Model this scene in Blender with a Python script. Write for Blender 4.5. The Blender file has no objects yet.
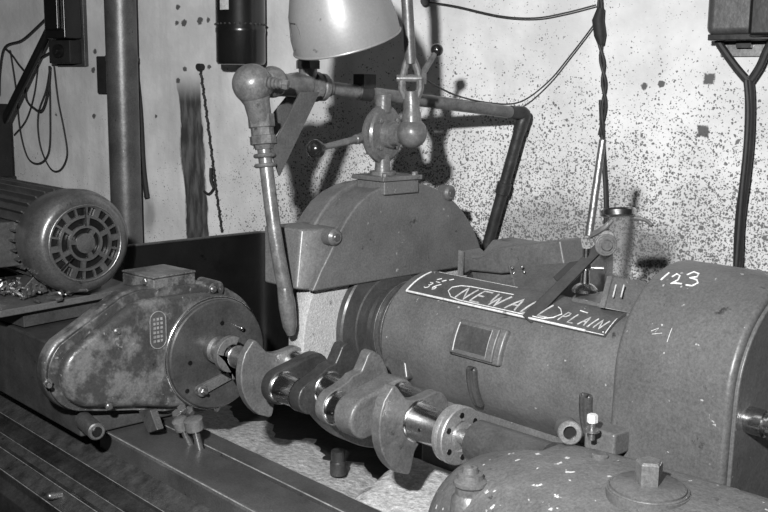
import bpy, bmesh, math, random
from mathutils import Vector, Matrix
random.seed(7)
C = bpy.context.scene.collection
PI = math.pi
V = Vector
R = math.radians

# ------------------------------------------------------------------ camera
FPX = 1000.0
CAM = V((0, 0, 1.7))
th, pt, roll = R(42.7), R(9.5), 0.0115
Fh = V((-math.cos(th), math.sin(th), 0))
R0 = Fh.cross(V((0, 0, 1)))
FW = math.cos(pt) * Fh - math.sin(pt) * V((0, 0, 1))
U0 = R0.cross(FW)
RT = math.cos(roll) * R0 + math.sin(roll) * U0
UP = -math.sin(roll) * R0 + math.cos(roll) * U0

def at(px, py, X=None, Y=None, Z=None):
    r = FW + RT * (px - 384) / FPX - UP * (py - 256) / FPX
    if X is not None: t = X / r.x
    elif Y is not None: t = Y / r.y
    else: t = (Z - CAM.z) / r.z
    return CAM + r * t

WA = R(15)
W0 = V((-1.84, 2.24, 0))
WD = V((math.cos(WA), math.sin(WA), 0))
WN = V((math.sin(WA), -math.cos(WA), 0))
def wp(lx, off, z):
    return W0 + WD * lx + WN * off + V((0, 0, z))
def wall_px(px, py, off=0.0):
    r = FW + RT * (px - 384) / FPX - UP * (py - 256) / FPX
    t = (W0 + WN * off - CAM).dot(WN) / r.dot(WN)
    return CAM + r * t
def wall_loc(px, py):
    q = wall_px(px, py) - W0
    return (q.dot(WD), q.z)

# ------------------------------------------------------------------ materials
def mat(name, base, rough=0.5, metal=0.0, var=0.25, scale=14, bump=0.15, bscale=120, speck=0.0, speck_col=0.6, coat=0.0, stretch=None, ramp=(0.3, 0.7), grit=0.3):
    m = bpy.data.materials.new(name); m.use_nodes = True
    nt = m.node_tree; N = nt.nodes; L = nt.links
    b = N['Principled BSDF']
    tc = N.new('ShaderNodeTexCoord'); mp = N.new('ShaderNodeMapping')
    L.new(tc.outputs['Object'], mp.inputs['Vector'])
    if stretch: mp.inputs['Scale'].default_value = stretch
    n = N.new('ShaderNodeTexNoise'); n.inputs['Scale'].default_value = scale; n.inputs['Detail'].default_value = 8; n.inputs['Roughness'].default_value = 0.65
    L.new(mp.outputs['Vector'], n.inputs['Vector'])
    r = N.new('ShaderNodeValToRGB')
    lo = base * (1 - var); hi = base * (1 + var)
    r.color_ramp.elements[0].position = ramp[0]; r.color_ramp.elements[1].position = ramp[1]
    r.color_ramp.elements[0].color = (lo, lo, lo, 1); r.color_ramp.elements[1].color = (hi, hi, hi, 1)
    L.new(n.outputs['Fac'], r.inputs['Fac'])
    col = r.outputs['Color']
    if speck > 0:
        n3 = N.new('ShaderNodeTexNoise'); n3.inputs['Scale'].default_value = 55; n3.inputs['Detail'].default_value = 4
        L.new(tc.outputs['Object'], n3.inputs['Vector'])
        r3 = N.new('ShaderNodeValToRGB'); r3.color_ramp.elements[0].position = 1 - speck; r3.color_ramp.elements[1].position = min(1, 1 - speck + 0.03)
        L.new(n3.outputs['Fac'], r3.inputs['Fac'])
        mx = N.new('ShaderNodeMix'); mx.data_type = 'RGBA'
        L.new(r3.outputs['Color'], mx.inputs['Factor']); L.new(col, mx.inputs[6]); mx.inputs[7].default_value = (speck_col,) * 3 + (1,)
        col = mx.outputs[2]
    if grit:
        n4 = N.new('ShaderNodeTexNoise'); n4.inputs['Scale'].default_value = 210; n4.inputs['Detail'].default_value = 3; n4.inputs['Roughness'].default_value = .8
        L.new(tc.outputs['Object'], n4.inputs['Vector'])
        mr = N.new('ShaderNodeMapRange'); mr.inputs['From Min'].default_value = .3; mr.inputs['From Max'].default_value = .7; mr.inputs['To Min'].default_value = 1 - grit; mr.inputs['To Max'].default_value = 1 + grit
        L.new(n4.outputs['Fac'], mr.inputs['Value'])
        n5 = N.new('ShaderNodeTexNoise'); n5.inputs['Scale'].default_value = 26; n5.inputs['Detail'].default_value = 6; n5.inputs['Roughness'].default_value = .7
        L.new(tc.outputs['Object'], n5.inputs['Vector'])
        r5 = N.new('ShaderNodeMapRange'); r5.inputs['From Min'].default_value = .30; r5.inputs['From Max'].default_value = .36; r5.inputs['To Min'].default_value = .35; r5.inputs['To Max'].default_value = 1
        L.new(n5.outputs['Fac'], r5.inputs['Value'])
        mu = N.new('ShaderNodeMath'); mu.operation = 'MULTIPLY'; L.new(mr.outputs[0], mu.inputs[0]); L.new(r5.outputs[0], mu.inputs[1])
        vm = N.new('ShaderNodeVectorMath'); vm.operation = 'SCALE'; L.new(col, vm.inputs[0]); L.new(mu.outputs[0], vm.inputs['Scale'])
        col = vm.outputs[0]
    L.new(col, b.inputs['Base Color'])
    b.inputs['Roughness'].default_value = rough; b.inputs['Metallic'].default_value = metal
    b.inputs['Coat Weight'].default_value = coat; b.inputs['Coat Roughness'].default_value = 0.2
    if bump:
        n2 = N.new('ShaderNodeTexNoise'); n2.inputs['Scale'].default_value = bscale; n2.inputs['Detail'].default_value = 5
        L.new(mp.outputs['Vector'], n2.inputs['Vector'])
        bp = N.new('ShaderNodeBump'); bp.inputs['Strength'].default_value = bump; bp.inputs['Distance'].default_value = 0.004
        L.new(n2.outputs['Fac'], bp.inputs['Height']); L.new(bp.outputs['Normal'], b.inputs['Normal'])
    return m

M = {}
M['paint'] = mat('machine_paint', 0.108, 0.42, 0, 0.25, 9, 0.4, 45, coat=0.15, speck=.30, speck_col=.3)
M['paint_worn'] = mat('worn_paint', 0.098, 0.36, 0, 0.5, 13, 0.5, 45, speck=0.34, speck_col=0.2, coat=0.3, ramp=(.46, .58))
M['paint_tail'] = mat('chipped_paint', 0.12, 0.5, 0, 0.25, 14, 0.6, 60, speck=0.335, speck_col=0.6, coat=0.1)
M['paint_dark'] = mat('dark_paint', 0.055, 0.42, 0, 0.4, 12, 0.3, 50, coat=0.2)
M['chalk_grey'] = mat('old_chalk', 0.36, 0.8, 0, 0.4, 60, 0.2, 200)
M['flange'] = mat('turned_flange_steel', 0.5, 0.42, 0.75, 0.2, 30, 0.1, 120)
M['black'] = mat('black_enamel', 0.009, 0.28, 0, 0.4, 8, 0.1, 60, coat=0.3)
M['black_matte'] = mat('black_grime', 0.014, 0.7, 0, 0.5, 14, 0.5, 60)
M['plate'] = mat('nameplate_paint', 0.07, 0.5, 0, 0.25, 20, 0.15, 90)
M['white'] = mat('chalk_white', 0.6, 0.8, 0, 0.2, 80, 0.2, 200)
M['steel'] = mat('bright_steel', 0.62, 0.22, 1.0, 0.12, 30, 0.05, 120)
M['steel_dull'] = mat('dull_steel', 0.30, 0.38, 0.85, 0.3, 24, 0.25, 80)
M['forged'] = mat('forged_steel', 0.15, 0.42, 0.25, 0.3, 20, 0.35, 70)
M['forged_dark'] = mat('dark_forged_steel', 0.06, 0.4, 0.4, 0.4, 20, 0.35, 70)
M['residue'] = mat('coolant_residue', 0.52, 0.55, 0, 0.45, 60, 1.0, 70)
M['cowl'] = mat('motor_enamel', 0.13, 0.30, 0.5, 0.35, 18, 0.2, 50, coat=.2)
M['table'] = mat('ground_cast_iron', 0.13, 0.33, 0.5, 0.35, 7, 0.08, 60)
M['bed'] = mat('oily_cast_iron', 0.035, 0.42, 0.2, 0.7, 12, 0.5, 60, coat=0.25)
M['bed_light'] = mat('mottled_oily_iron', 0.06, 0.42, 0.2, 0.6, 22, 0.5, 60, coat=0.25)
M['wheel'] = mat('grinding_stone', 0.40, 0.85, 0, 0.12, 120, 0.5, 260)
M['pipe'] = mat('painted_pipe', 0.115, 0.36, 0.1, 0.4, 30, 0.35, 60, coat=0.2)
M['pipe_dark'] = mat('dark_pipe', 0.032, 0.45, 0.1, 0.4, 24, 0.35, 60)
M['shade'] = mat('lamp_shade_enamel', 0.22, 0.42, 0.2, 0.08, 10, 0.05, 100, coat=0.2, grit=.08)
M['duct'] = mat('galvanised_duct', 0.13, 0.42, 0.5, 0.35, 9, 0.2, 40)
M['cover'] = mat('belt_cover_paint', 0.088, 0.45, 0, 0.2, 7, 0.5, 40, coat=0.1, speck=.30, speck_col=.35)
M['bakelite'] = mat('black_bakelite', 0.012, 0.14, 0, 0.1, 5, 0, 60, coat=0.6)
M['wire'] = mat('dark_wire', 0.018, 0.6, 0, 0.3, 40, 0.1, 60)
M['edge'] = mat('worn_bare_edge', 0.30, 0.4, 0.2, 0.5, 25, 0.2, 60)
M['floor'] = mat('oily_concrete', 0.10, 0.7, 0, 0.4, 5, 0.5, 20)
M['label'] = mat('paper_label', 0.5, 0.7, 0, 0.15, 60, 0.1, 60)
g = bpy.data.materials.new('cloudy_glass'); g.use_nodes = True
gb = g.node_tree.nodes['Principled BSDF']; gb.inputs['Base Color'].default_value = (.8, .8, .8, 1); gb.inputs['Roughness'].default_value = 0.15; gb.inputs['Alpha'].default_value = 0.35
gb.inputs['Base Color'].default_value = (.12, .12, .12, 1); M['glass'] = g

def wall_material():
    m = bpy.data.materials.new('whitewashed_wall'); m.use_nodes = True
    nt = m.node_tree; N = nt.nodes; L = nt.links
    b = N['Principled BSDF']; b.inputs['Roughness'].default_value = 0.8
    tc = N.new('ShaderNodeTexCoord'); O = tc.outputs['Object']
    def noise(scale, detail=4, stretch=None, rough=0.6):
        n = N.new('ShaderNodeTexNoise'); n.inputs['Scale'].default_value = scale; n.inputs['Detail'].default_value = detail; n.inputs['Roughness'].default_value = rough
        if stretch:
            mp = N.new('ShaderNodeMapping'); mp.inputs['Scale'].default_value = stretch; L.new(O, mp.inputs['Vector']); L.new(mp.outputs['Vector'], n.inputs['Vector'])
        else: L.new(O, n.inputs['Vector'])
        return n.outputs['Fac']
    def math_(op, a, b_=None, clamp=False):
        n = N.new('ShaderNodeMath'); n.operation = op; n.use_clamp = clamp
        for i, x in enumerate((a, b_)):
            if x is None: continue
            if isinstance(x, (int, float)): n.inputs[i].default_value = x
            else: L.new(x, n.inputs[i])
        return n.outputs[0]
    def smooth(x, a, c_, o0=0.0, o1=1.0):
        n = N.new('ShaderNodeMapRange'); n.interpolation_type = 'SMOOTHSTEP'
        n.inputs['From Min'].default_value = a; n.inputs['From Max'].default_value = c_
        n.inputs['To Min'].default_value = o0; n.inputs['To Max'].default_value = o1
        L.new(x, n.inputs['Value']); return n.outputs[0]
    def mix(f, a, c_):
        n = N.new('ShaderNodeMix'); n.data_type = 'RGBA'
        if isinstance(f, (int, float)): n.inputs[0].default_value = f
        else: L.new(f, n.inputs[0])
        for i, x in ((6, a), (7, c_)):
            if isinstance(x, tuple): n.inputs[i].default_value = x
            else: L.new(x, n.inputs[i])
        return n.outputs[2]
    sep = N.new('ShaderNodeSeparateXYZ'); L.new(O, sep.inputs[0]); X = sep.outputs[0]; Z = sep.outputs[2]
    base = mix(smooth(noise(3.5, 6), 0.35, 0.7), (.56, .56, .56, 1), (.78, .78, .78, 1))
    # vertical runs in the whitewash, stronger on the left part of the wall
    runs = math_('MULTIPLY', smooth(noise(9, 5, (1, 1, .12)), 0.45, 0.75), smooth(X, 0.2, -1.0, 0.10, 0.45))
    base = mix(runs, base, (.34, .34, .34, 1))
        # speckled splash dirt, denser low down on the right
    fine = noise(120, 3, None, 0.75); mid = noise(52, 6, None, 0.75); big = noise(2.6, 3); cl = noise(11, 5)
    dens = math_('MULTIPLY', smooth(Z, 1.95, 1.15, 0.26, 1.0), smooth(X, -1.3, -0.4, .30, 1))
    dens = math_('ADD', dens, math_('MULTIPLY', math_('SUBTRACT', cl, 0.5), 0.9), True)
    wob = N.new('ShaderNodeTexNoise'); wob.inputs['Scale'].default_value = 90; L.new(O, wob.inputs['Vector'])
    wv = N.new('ShaderNodeVectorMath'); wv.operation = 'MULTIPLY_ADD'; L.new(wob.outputs['Color'], wv.inputs[0]); wv.inputs[1].default_value = (.012, .012, .012); L.new(O, wv.inputs[2])
    def spots(scale, k, rmax):
        v = N.new('ShaderNodeTexVoronoi'); v.inputs['Scale'].default_value = scale; L.new(wv.outputs[0], v.inputs['Vector'])
        sc_ = N.new('ShaderNodeSeparateColor'); L.new(v.outputs['Color'], sc_.inputs[0])
        pr_ = math_('MULTIPLY', dens, k)
        rad = math_('MULTIPLY', math_('SUBTRACT', pr_, sc_.outputs[0], True), rmax)
        rad = math_('MINIMUM', rad, .5)
        return math_('MULTIPLY', math_('SUBTRACT', rad, v.outputs['Distance']), 9, True)
    spk = math_('MAXIMUM', spots(125, .9, 1.25), math_('MAXIMUM', spots(62, .36, 1.4), spots(210, 1.15, 1.0)))
    spk = math_('MULTIPLY', spk, 0.9)
    col = mix(spk, base, (.08, .08, .08, 1))
    # soot and painted-in shadow, dark patches behind the wheelhead
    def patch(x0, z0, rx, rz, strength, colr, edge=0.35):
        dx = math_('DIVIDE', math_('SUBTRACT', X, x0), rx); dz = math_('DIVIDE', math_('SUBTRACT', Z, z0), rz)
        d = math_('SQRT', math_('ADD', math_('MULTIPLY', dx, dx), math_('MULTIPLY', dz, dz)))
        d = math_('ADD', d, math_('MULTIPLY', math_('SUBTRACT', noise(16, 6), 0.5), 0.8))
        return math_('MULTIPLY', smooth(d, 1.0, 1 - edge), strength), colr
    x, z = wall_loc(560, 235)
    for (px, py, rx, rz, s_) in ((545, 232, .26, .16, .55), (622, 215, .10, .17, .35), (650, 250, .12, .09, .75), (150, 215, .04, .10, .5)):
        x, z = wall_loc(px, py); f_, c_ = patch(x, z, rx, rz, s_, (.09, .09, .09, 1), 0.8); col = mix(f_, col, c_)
    # long rusty water streak
    x0, z0 = wall_loc(188, 70); x1, z1 = wall_loc(198, 240)
    slope = (x1 - x0) / (z1 - z0)
    cx = math_('ADD', math_('MULTIPLY', math_('SUBTRACT', Z, z0), slope), x0)
    dd = math_('ABSOLUTE', math_('SUBTRACT', X, cx))
    dd = math_('ADD', dd, math_('MULTIPLY', math_('SUBTRACT', noise(24, 5, (1, 1, .3)), 0.5), 0.045))
    st = math_('MULTIPLY', smooth(dd, 0.058, 0.050), smooth(Z, z0 + 0.0, z0 - 0.12))
    stc = mix(smooth(noise(40, 5, (1, 1, .2)), 0.4, 0.65), (.035, .035, .035, 1), (.12, .12, .12, 1))
    col = mix(st, col, stc)
    # old fixing holes and daubs
    for (px, py, rr) in ((178, 7, .014), (177, 23, .015), (184, 23, .020), (200, 21, .020), (208, 20, .013), (185, 69, .014), (178, 81, .014), (209, 67, .014), (95, 51, .015), (93, 70, .019), (94, 116, .016), (56, 115, .012), (156, 116, .011), (709, 79, .020), (703, 131, .021), (644, 86, .010), (661, 84, .010)):
        x, z = wall_loc(px, py); rr *= (1 if px > 640 else .72)
        dx = math_('ABSOLUTE', math_('SUBTRACT', X, x)); dz = math_('ABSOLUTE', math_('SUBTRACT', Z, z))
        if px > 700: d = math_('MAXIMUM', dx, dz); d = math_('MULTIPLY', d, 1.25)
        else: d = math_('SQRT', math_('ADD', math_('MULTIPLY', dx, dx), math_('MULTIPLY', dz, dz)))
        d = math_('ADD', d, math_('MULTIPLY', math_('SUBTRACT', mid, 0.5), 0.03))
        col = mix(math_('MULTIPLY', smooth(d, rr, rr * .7), .95), col, (.07, .07, .07, 1))
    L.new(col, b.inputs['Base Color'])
    bp = N.new('ShaderNodeBump'); bp.inputs['Strength'].default_value = 0.5; bp.inputs['Distance'].default_value = 0.006
    L.new(noise(28, 8), bp.inputs['Height']); L.new(bp.outputs['Normal'], b.inputs['Normal'])
    return m

# ------------------------------------------------------------------ mesh helpers
def frame(axis):
    a = V(axis).normalized()
    t = V((0, 0, 1)) if abs(a.z) < 0.9 else V((1, 0, 0))
    u = t.cross(a).normalized(); w = a.cross(u)
    return a, u, w

class MB:
    def __init__(s): s.bm = bmesh.new()
    def face(s, vs):
        try: s.bm.faces.new(vs)
        except ValueError: pass
    def box(s, x0, x1, y0, y1, z0, z1, rot=None, piv=None):
        ps = [V((x, y, z)) for z in (z0, z1) for y in (y0, y1) for x in (x0, x1)]
        if rot is not None:
            c = piv if piv is not None else V(((x0 + x1) / 2, (y0 + y1) / 2, (z0 + z1) / 2)); ps = [rot @ (p - c) + c for p in ps]
        v = [s.bm.verts.new(p) for p in ps]
        for f in ((0, 2, 3, 1), (4, 5, 7, 6), (0, 1, 5, 4), (2, 6, 7, 3), (0, 4, 6, 2), (1, 3, 7, 5)): s.face([v[i] for i in f])
        return s
    def prism(s, pts, d0, d1):
        """pts: 3D polygon; extruded from pts+d0 to pts+d1 (vectors)"""
        d0, d1 = V(d0), V(d1)
        a = [s.bm.verts.new(V(p) + d0) for p in pts]; b = [s.bm.verts.new(V(p) + d1) for p in pts]
        s.face(a[::-1]); s.face(b); n = len(pts)
        for i in range(n): s.face([a[i], a[(i + 1) % n], b[(i + 1) % n], b[i]])
        return s
    def yz(s, pts, x0, x1):
        return s.prism([(0, y, z) for y, z in pts], (x0, 0, 0), (x1, 0, 0))
    def lathe(s, prof, o, axis, seg=40, a0=0, a1=2 * PI):
        a, u, w = frame(axis); o = V(o); full = abs(a1 - a0 - 2 * PI) < 1e-6
        n = seg if full else seg + 1
        rings = []
        for (t, r) in prof:
            if r < 1e-6: rings.append([s.bm.verts.new(o + a * t)])
            else: rings.append([s.bm.verts.new(o + a * t + (u * math.cos(a0 + (a1 - a0) * k / seg) + w * math.sin(a0 + (a1 - a0) * k / seg)) * r) for k in range(n)])
        for i in range(len(rings) - 1):
            A, B = rings[i], rings[i + 1]
            for k in range(seg):
                k2 = (k + 1) % n
                if len(A) == 1 and len(B) == 1: continue
                if len(A) == 1: s.face([A[0], B[k2], B[k]])
                elif len(B) == 1: s.face([A[k], A[k2], B[0]])
                else: s.face([A[k], A[k2], B[k2], B[k]])
        return s
    def cyl(s, p0, p1, r, seg=28, r1=None, cham=0.0):
        p0, p1 = V(p0), V(p1); L_ = (p1 - p0).length; r1 = r if r1 is None else r1
        c = min(cham, L_ * .3, r * .5)
        if c: prof = [(0, 0), (0, r - c), (c, r), (L_ - c, r1), (L_, r1 - c), (L_, 0)]
        else: prof = [(0, 0), (0, r), (L_, r1), (L_, 0)]
        return s.lathe(prof, p0, p1 - p0, seg)
    def sphere(s, c, r, seg=24, sc=(1, 1, 1)):
        m = Matrix.Translation(V(c)) @ Matrix.Diagonal((r * sc[0], r * sc[1], r * sc[2], 1))
        bmesh.ops.create_uvsphere(s.bm, u_segments=seg, v_segments=seg // 2, radius=1, matrix=m); return s
    def tube(s, pts, r, seg=14, smooth=0):
        pts = [V(p) for p in pts]
        if smooth: pts = spline(pts, smooth)
        n = len(pts); rs = r if isinstance(r, (list, tuple)) else [r] * n
        if len(rs) != n: rs = [rs[0] + (rs[-1] - rs[0]) * i / (n - 1) for i in range(n)]
        tans = [(pts[min(i + 1, n - 1)] - pts[max(i - 1, 0)]).normalized() for i in range(n)]
        a, u, w = frame(tans[0]); rings = []
        for i in range(n):
            t = tans[i]; u = (u - t * u.dot(t)).normalized(); w = t.cross(u)
            rings.append([s.bm.verts.new(pts[i] + (u * math.cos(2 * PI * k / seg) + w * math.sin(2 * PI * k / seg)) * rs[i]) for k in range(seg)])
        for i in range(n - 1):
            for k in range(seg): s.face([rings[i][k], rings[i][(k + 1) % seg], rings[i + 1][(k + 1) % seg], rings[i + 1][k]])
        s.face(rings[0][::-1]); s.face(rings[-1]); return s
    def torus(s, c, axis, Rr, r, seg=40):
        a, u, w = frame(axis); c = V(c); n = 10
        rings = [[s.bm.verts.new(c + (u * math.cos(2 * PI * i / seg) + w * math.sin(2 * PI * i / seg)) * (Rr + r * math.cos(2 * PI * k / n)) + a * r * math.sin(2 * PI * k / n)) for k in range(n)] for i in range(seg)]
        for i in range(seg):
            for k in range(n): s.face([rings[i][k], rings[(i + 1) % seg][k], rings[(i + 1) % seg][(k + 1) % n], rings[i][(k + 1) % n]])
        return s
    def nut(s, p, axis, r, h):
        return s.lathe([(0, 0), (0, r), (h * .85, r), (h, r * .85), (h, 0)], p, axis, 6)

def spline(pts, k):
    out = []
    n = len(pts)
    for i in range(n - 1):
        p0, p1, p2, p3 = pts[max(i - 1, 0)], pts[i], pts[i + 1], pts[min(i + 2, n - 1)]
        for j in range(k):
            t = j / k
            out.append(0.5 * ((2 * p1) + (p2 - p0) * t + (2 * p0 - 5 * p1 + 4 * p2 - p3) * t * t + (3 * p1 - p0 - 3 * p2 + p3) * t ** 3))
    out.append(pts[-1]); return out

def obj(name, mb, m, parent=None, bevel=0.0, segs=2, ang=35, kind=None, label=None):
    bm = mb.bm
    bmesh.ops.recalc_face_normals(bm, faces=bm.faces)
    xs = [v.co.x for v in bm.verts]; ys = [v.co.y for v in bm.verts]; zs = [v.co.z for v in bm.verts]
    if parent is not None: o0 = parent.location.copy()
    else: o0 = V(((min(xs) + max(xs)) / 2, (min(ys) + max(ys)) / 2, min(zs)))
    bmesh.ops.translate(bm, verts=bm.verts, vec=-o0) if parent is None or parent.type == 'EMPTY' else None
    if parent is not None and parent.type != 'EMPTY':
        # sub-part: shift by the whole chain
        tot = V((0, 0, 0)); p = parent
        while p is not None: tot += p.location; p = p.parent
        bmesh.ops.translate(bm, verts=bm.verts, vec=-tot)
    me = bpy.data.meshes.new(name); bm.to_mesh(me); bm.free()
    for p in me.polygons: p.use_smooth = True
    me.set_sharp_from_angle(angle=R(ang))
    me.materials.append(m if not isinstance(m, str) else M[m])
    o = bpy.data.objects.new(name, me); C.objects.link(o)
    if parent is not None: o.parent = parent
    else: o.location = o0
    if bevel:
        b = o.modifiers.new('bevel', 'BEVEL'); b.width = bevel; b.segments = segs; b.limit_method = 'ANGLE'; b.angle_limit = R(40); b.harden_normals = True
    if kind: o['kind'] = kind
    if label: o['label'] = label
    return o

def thing(name, label, cat, loc, group=None):
    o = bpy.data.objects.new(name, None); C.objects.link(o); o.location = V(loc)
    o.empty_display_size = 0.05
    o['label'] = label; o['category'] = cat
    if group: o['group'] = group
    return o
def tag(o, label, cat, group=None):
    o['label'] = label; o['category'] = cat
    if group: o['group'] = group
    return o
def arc(cy, cz, r, a0, a1, n):
    return [(cy + r * math.cos(R(a0 + (a1 - a0) * i / n)), cz + r * math.sin(R(a0 + (a1 - a0) * i / n))) for i in range(n + 1)]

# ------------------------------------------------------------------ setting
b = MB(); b.box(-6.5, 2.5, -2.5, 3.5, -0.1, 0)
obj('floor', b, 'floor', kind='structure')
b = MB(); b.box(-4.2, 3.2, 0.0, 0.15, 0, 3.2)
me = bpy.data.meshes.new('wall_back'); bmesh.ops.recalc_face_normals(b.bm, faces=b.bm.faces); b.bm.to_mesh(me); b.bm.free()
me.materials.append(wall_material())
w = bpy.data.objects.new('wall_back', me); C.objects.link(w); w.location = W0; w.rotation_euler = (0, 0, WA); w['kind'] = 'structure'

# ------------------------------------------------------------------ machine bed
CY, CZ = 1.32, 1.062          # work axis
t = thing('machine_bed', 'long dark oily stepped cast iron bed of the grinding machine, at lower left', 'machine bed', (-1.6, 1.3, 0))
prof = [(0.90, 0.0), (0.90, 0.70), (0.925, 0.715), (0.925, 0.735), (0.965, 0.755), (0.967, 0.765), (0.990, 0.775), (0.992, 0.785), (1.022, 0.795), (1.022, 0.805), (1.075, 0.832), (1.26, 0.832), (1.275, 0.80), (1.285, 0.74), (1.86, 0.74), (1.86, 0)]
b = MB(); b.yz(prof, -3.05, 0.2)
obj('bed_casting', b, 'bed', t, bevel=0.003)
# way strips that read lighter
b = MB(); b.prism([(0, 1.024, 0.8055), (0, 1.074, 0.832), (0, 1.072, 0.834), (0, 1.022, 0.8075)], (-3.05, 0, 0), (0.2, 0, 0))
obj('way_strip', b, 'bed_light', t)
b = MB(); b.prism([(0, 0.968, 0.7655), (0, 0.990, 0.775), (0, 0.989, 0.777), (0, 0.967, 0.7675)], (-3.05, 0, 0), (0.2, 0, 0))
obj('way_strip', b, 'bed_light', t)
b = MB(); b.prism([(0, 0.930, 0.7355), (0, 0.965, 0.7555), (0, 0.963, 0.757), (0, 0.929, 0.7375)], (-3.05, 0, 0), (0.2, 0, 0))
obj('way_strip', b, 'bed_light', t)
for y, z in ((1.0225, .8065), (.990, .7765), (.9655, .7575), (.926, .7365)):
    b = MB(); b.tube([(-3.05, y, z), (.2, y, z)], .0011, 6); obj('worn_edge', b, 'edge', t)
k = at(50, 496, Y=0.925)
b = MB(); b.cyl(k + V((0, .03, -.004)), k, 0.009, cham=.002); b.sphere(k, 0.008)
obj('bed_knob', b, 'steel_dull', t)
# coolant trough behind the table
b = MB()
n = 26
rnd = random.Random(3)
def trough(Y): return 0.745 + 0.02 * math.cos((Y - 1.3) * 6)
xs = [-2.55 + i * (1.75 / 40) for i in range(41)]; ys = [1.285 + j * 0.5 / 18 for j in range(19)]
grid = [[b.bm.verts.new((x, y, trough(y) + 0.004 * math.sin(x * 31 + y * 17) + 0.003 * rnd.random())) for x in xs] for y in ys]
low = [[b.bm.verts.new((x, y, 0.72)) for x in (xs[0], xs[-1])] for y in (ys[0], ys[-1])]
for j in range(18):
    for i in range(40): b.face([grid[j][i], grid[j][i + 1], grid[j + 1][i + 1], grid[j + 1][i]])
obj('coolant_tray', b, 'residue', t)

# swivel table
t = thing('work_table', 'flat slotted work table running under the crankshaft', 'machine table', (-1.6, 1.17, 0.832))
sl = [(1.07, .832), (1.07, .872), (1.076, .88), (1.188, .88), (1.188, .862), (1.204, .862), (1.204, .878), (1.262, .878), (1.268, .872), (1.268, .832)]
b = MB(); b.yz(sl, -2.17, 0.1)
obj('table_top', b, 'table', t, bevel=0.0015)
for y, z, rr_ in ((1.0735, .8775, .0016), (1.2045, .8778, .0016), (1.267, .8745, .0012)):
    b = MB(); b.tube([(-2.13, y, z), (0.1, y, z)], rr_, 6); obj('worn_edge', b, 'edge', t)
b = MB(); b.box(-2.13, 0.1, 1.187, 1.203, .8622, .8632); obj('slot_floor', b, 'black_matte', t)
b = MB(); b.yz([(1.071, .79), (1.071, .831), (1.262, .831), (1.262, .79)], -2.12, 0.1)
# end pin boss at table corner
p = at(97, 432, Y=0.985)
b2 = MB(); b2.cyl(p + V((-.10, .015, 0)), p + V((.0, .0, 0)), 0.020, cham=.003); obj('corner_lug', b2, 'steel_dull', t)
b3 = MB(); b3.cyl(p + V((-.002, 0, 0)), p + V((.003, 0, 0)), 0.012, cham=.002); obj('lug_bore', b3, 'black', t)
b.bm.free()

# ------------------------------------------------------------------ headstock
t = thing('work_headstock', 'pear shaped headstock casting with round face plate driving the crankshaft', 'headstock', (-2.2, 1.2, 0.88))
# rear body
b = MB()
b.prism([(-2.95, 1.0, 1.083), (-2.27, 1.0, 1.083), (-2.22, 1.0, 1.03), (-2.125, 1.0, 0.91), (-2.125, 1.0, 0.885), (-2.95, 1.0, 0.885)], (0, 0, 0), (0, 0.36, 0))
obj('headstock_body', b, 'paint_dark', t, bevel=0.006)
def hull(e):
    pts = []
    pts += arc(1.008, 1.055, 0.086 + e, 132, 262, 18)
    pts += [(1.05, 0.958 - e), (1.12, 0.945 - e), (1.20, 0.925 - e)]
    pts += arc(1.325, 1.05, 0.150 + e, 240, 420, 30)
    pts += [(1.34, 1.205 + e), (1.26, 1.212 + e), (1.14, 1.214 + e), (1.10, 1.204 + e)]
    return pts
b = MB(); b.yz(hull(0.014), -2.15, -2.105)
obj('casing_rear', b, 'paint_worn', t, bevel=0.012, segs=3)
b = MB(); b.yz(hull(0.002), -2.106, -2.100)
obj('casing_joint', b, 'black_matte', t)
b = MB(); b.yz(hull(0.010), -2.101, -2.088)
obj('casing_flange', b, 'paint_worn', t, bevel=0.003)
b = MB(); b.yz(hull(-0.006), -2.09, -2.05)
obj('casing_cover', b, 'paint_worn', t, bevel=0.022, segs=5)
# oval plate with raised marks
oc = at(158, 330, X=-2.047)
b = MB(); o_ = []
o_ += [(oc.y + 0.021 * math.cos(R(a)), oc.z + 0.024 + 0.021 * math.sin(R(a))) for a in range(0, 181, 15)]
o_ += [(oc.y + 0.021 * math.cos(R(a)), oc.z - 0.024 + 0.021 * math.sin(R(a))) for a in range(180, 361, 15)]
b.yz(o_, -2.052, -2.046)
pl = obj('maker_plate', b, 'plate', t, bevel=0.001)
b = MB()
for i in range(6):
    for j in range(3):
        b.box(-2.047, -2.0445, oc.y - .013 + j * .0095, oc.y - .013 + j * .0095 + .0045 + rnd.random() * .002, oc.z - .029 + i * .0105, oc.z - .029 + i * .0105 + .006)
b2 = MB(); 
pts = [V((-2.046, y, z)) for y, z in o_]; pts.append(pts[0]); b2.tube(pts, .0012, 6)
obj('raised_rim', b2, 'edge', pl)
obj('raised_marks', b, 'edge', pl)
# fixing screws
for (px, py) in ((116, 331), (108, 406), (215, 408), (212, 289)):
    p = at(px, py, X=-2.056)
    b = MB(); b.cyl(p, p + V((.01, 0, 0)), .0085, cham=.002); b.cyl(p + V((.01, 0, 0)), p + V((.014, 0, 0)), .005)
    obj('cover_screw', b, 'steel_dull', t)
p = at(45, 380, X=-2.1)
b = MB(); b.cyl(p, p + V((.05, -.012, 0)), .006, cham=.001); b.nut(p + V((.02, -.004, 0)), (1, -.2, 0), .011, .01)
obj('side_stud', b, 'steel_dull', t)
# boss at top right of casing
p = at(211, 288, X=-2.10)
b = MB(); b.cyl(p + V((-.05, 0, 0)), p + V((.03, 0, 0)), .022, cham=.005)
obj('top_boss', b, 'paint_worn', t)
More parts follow.
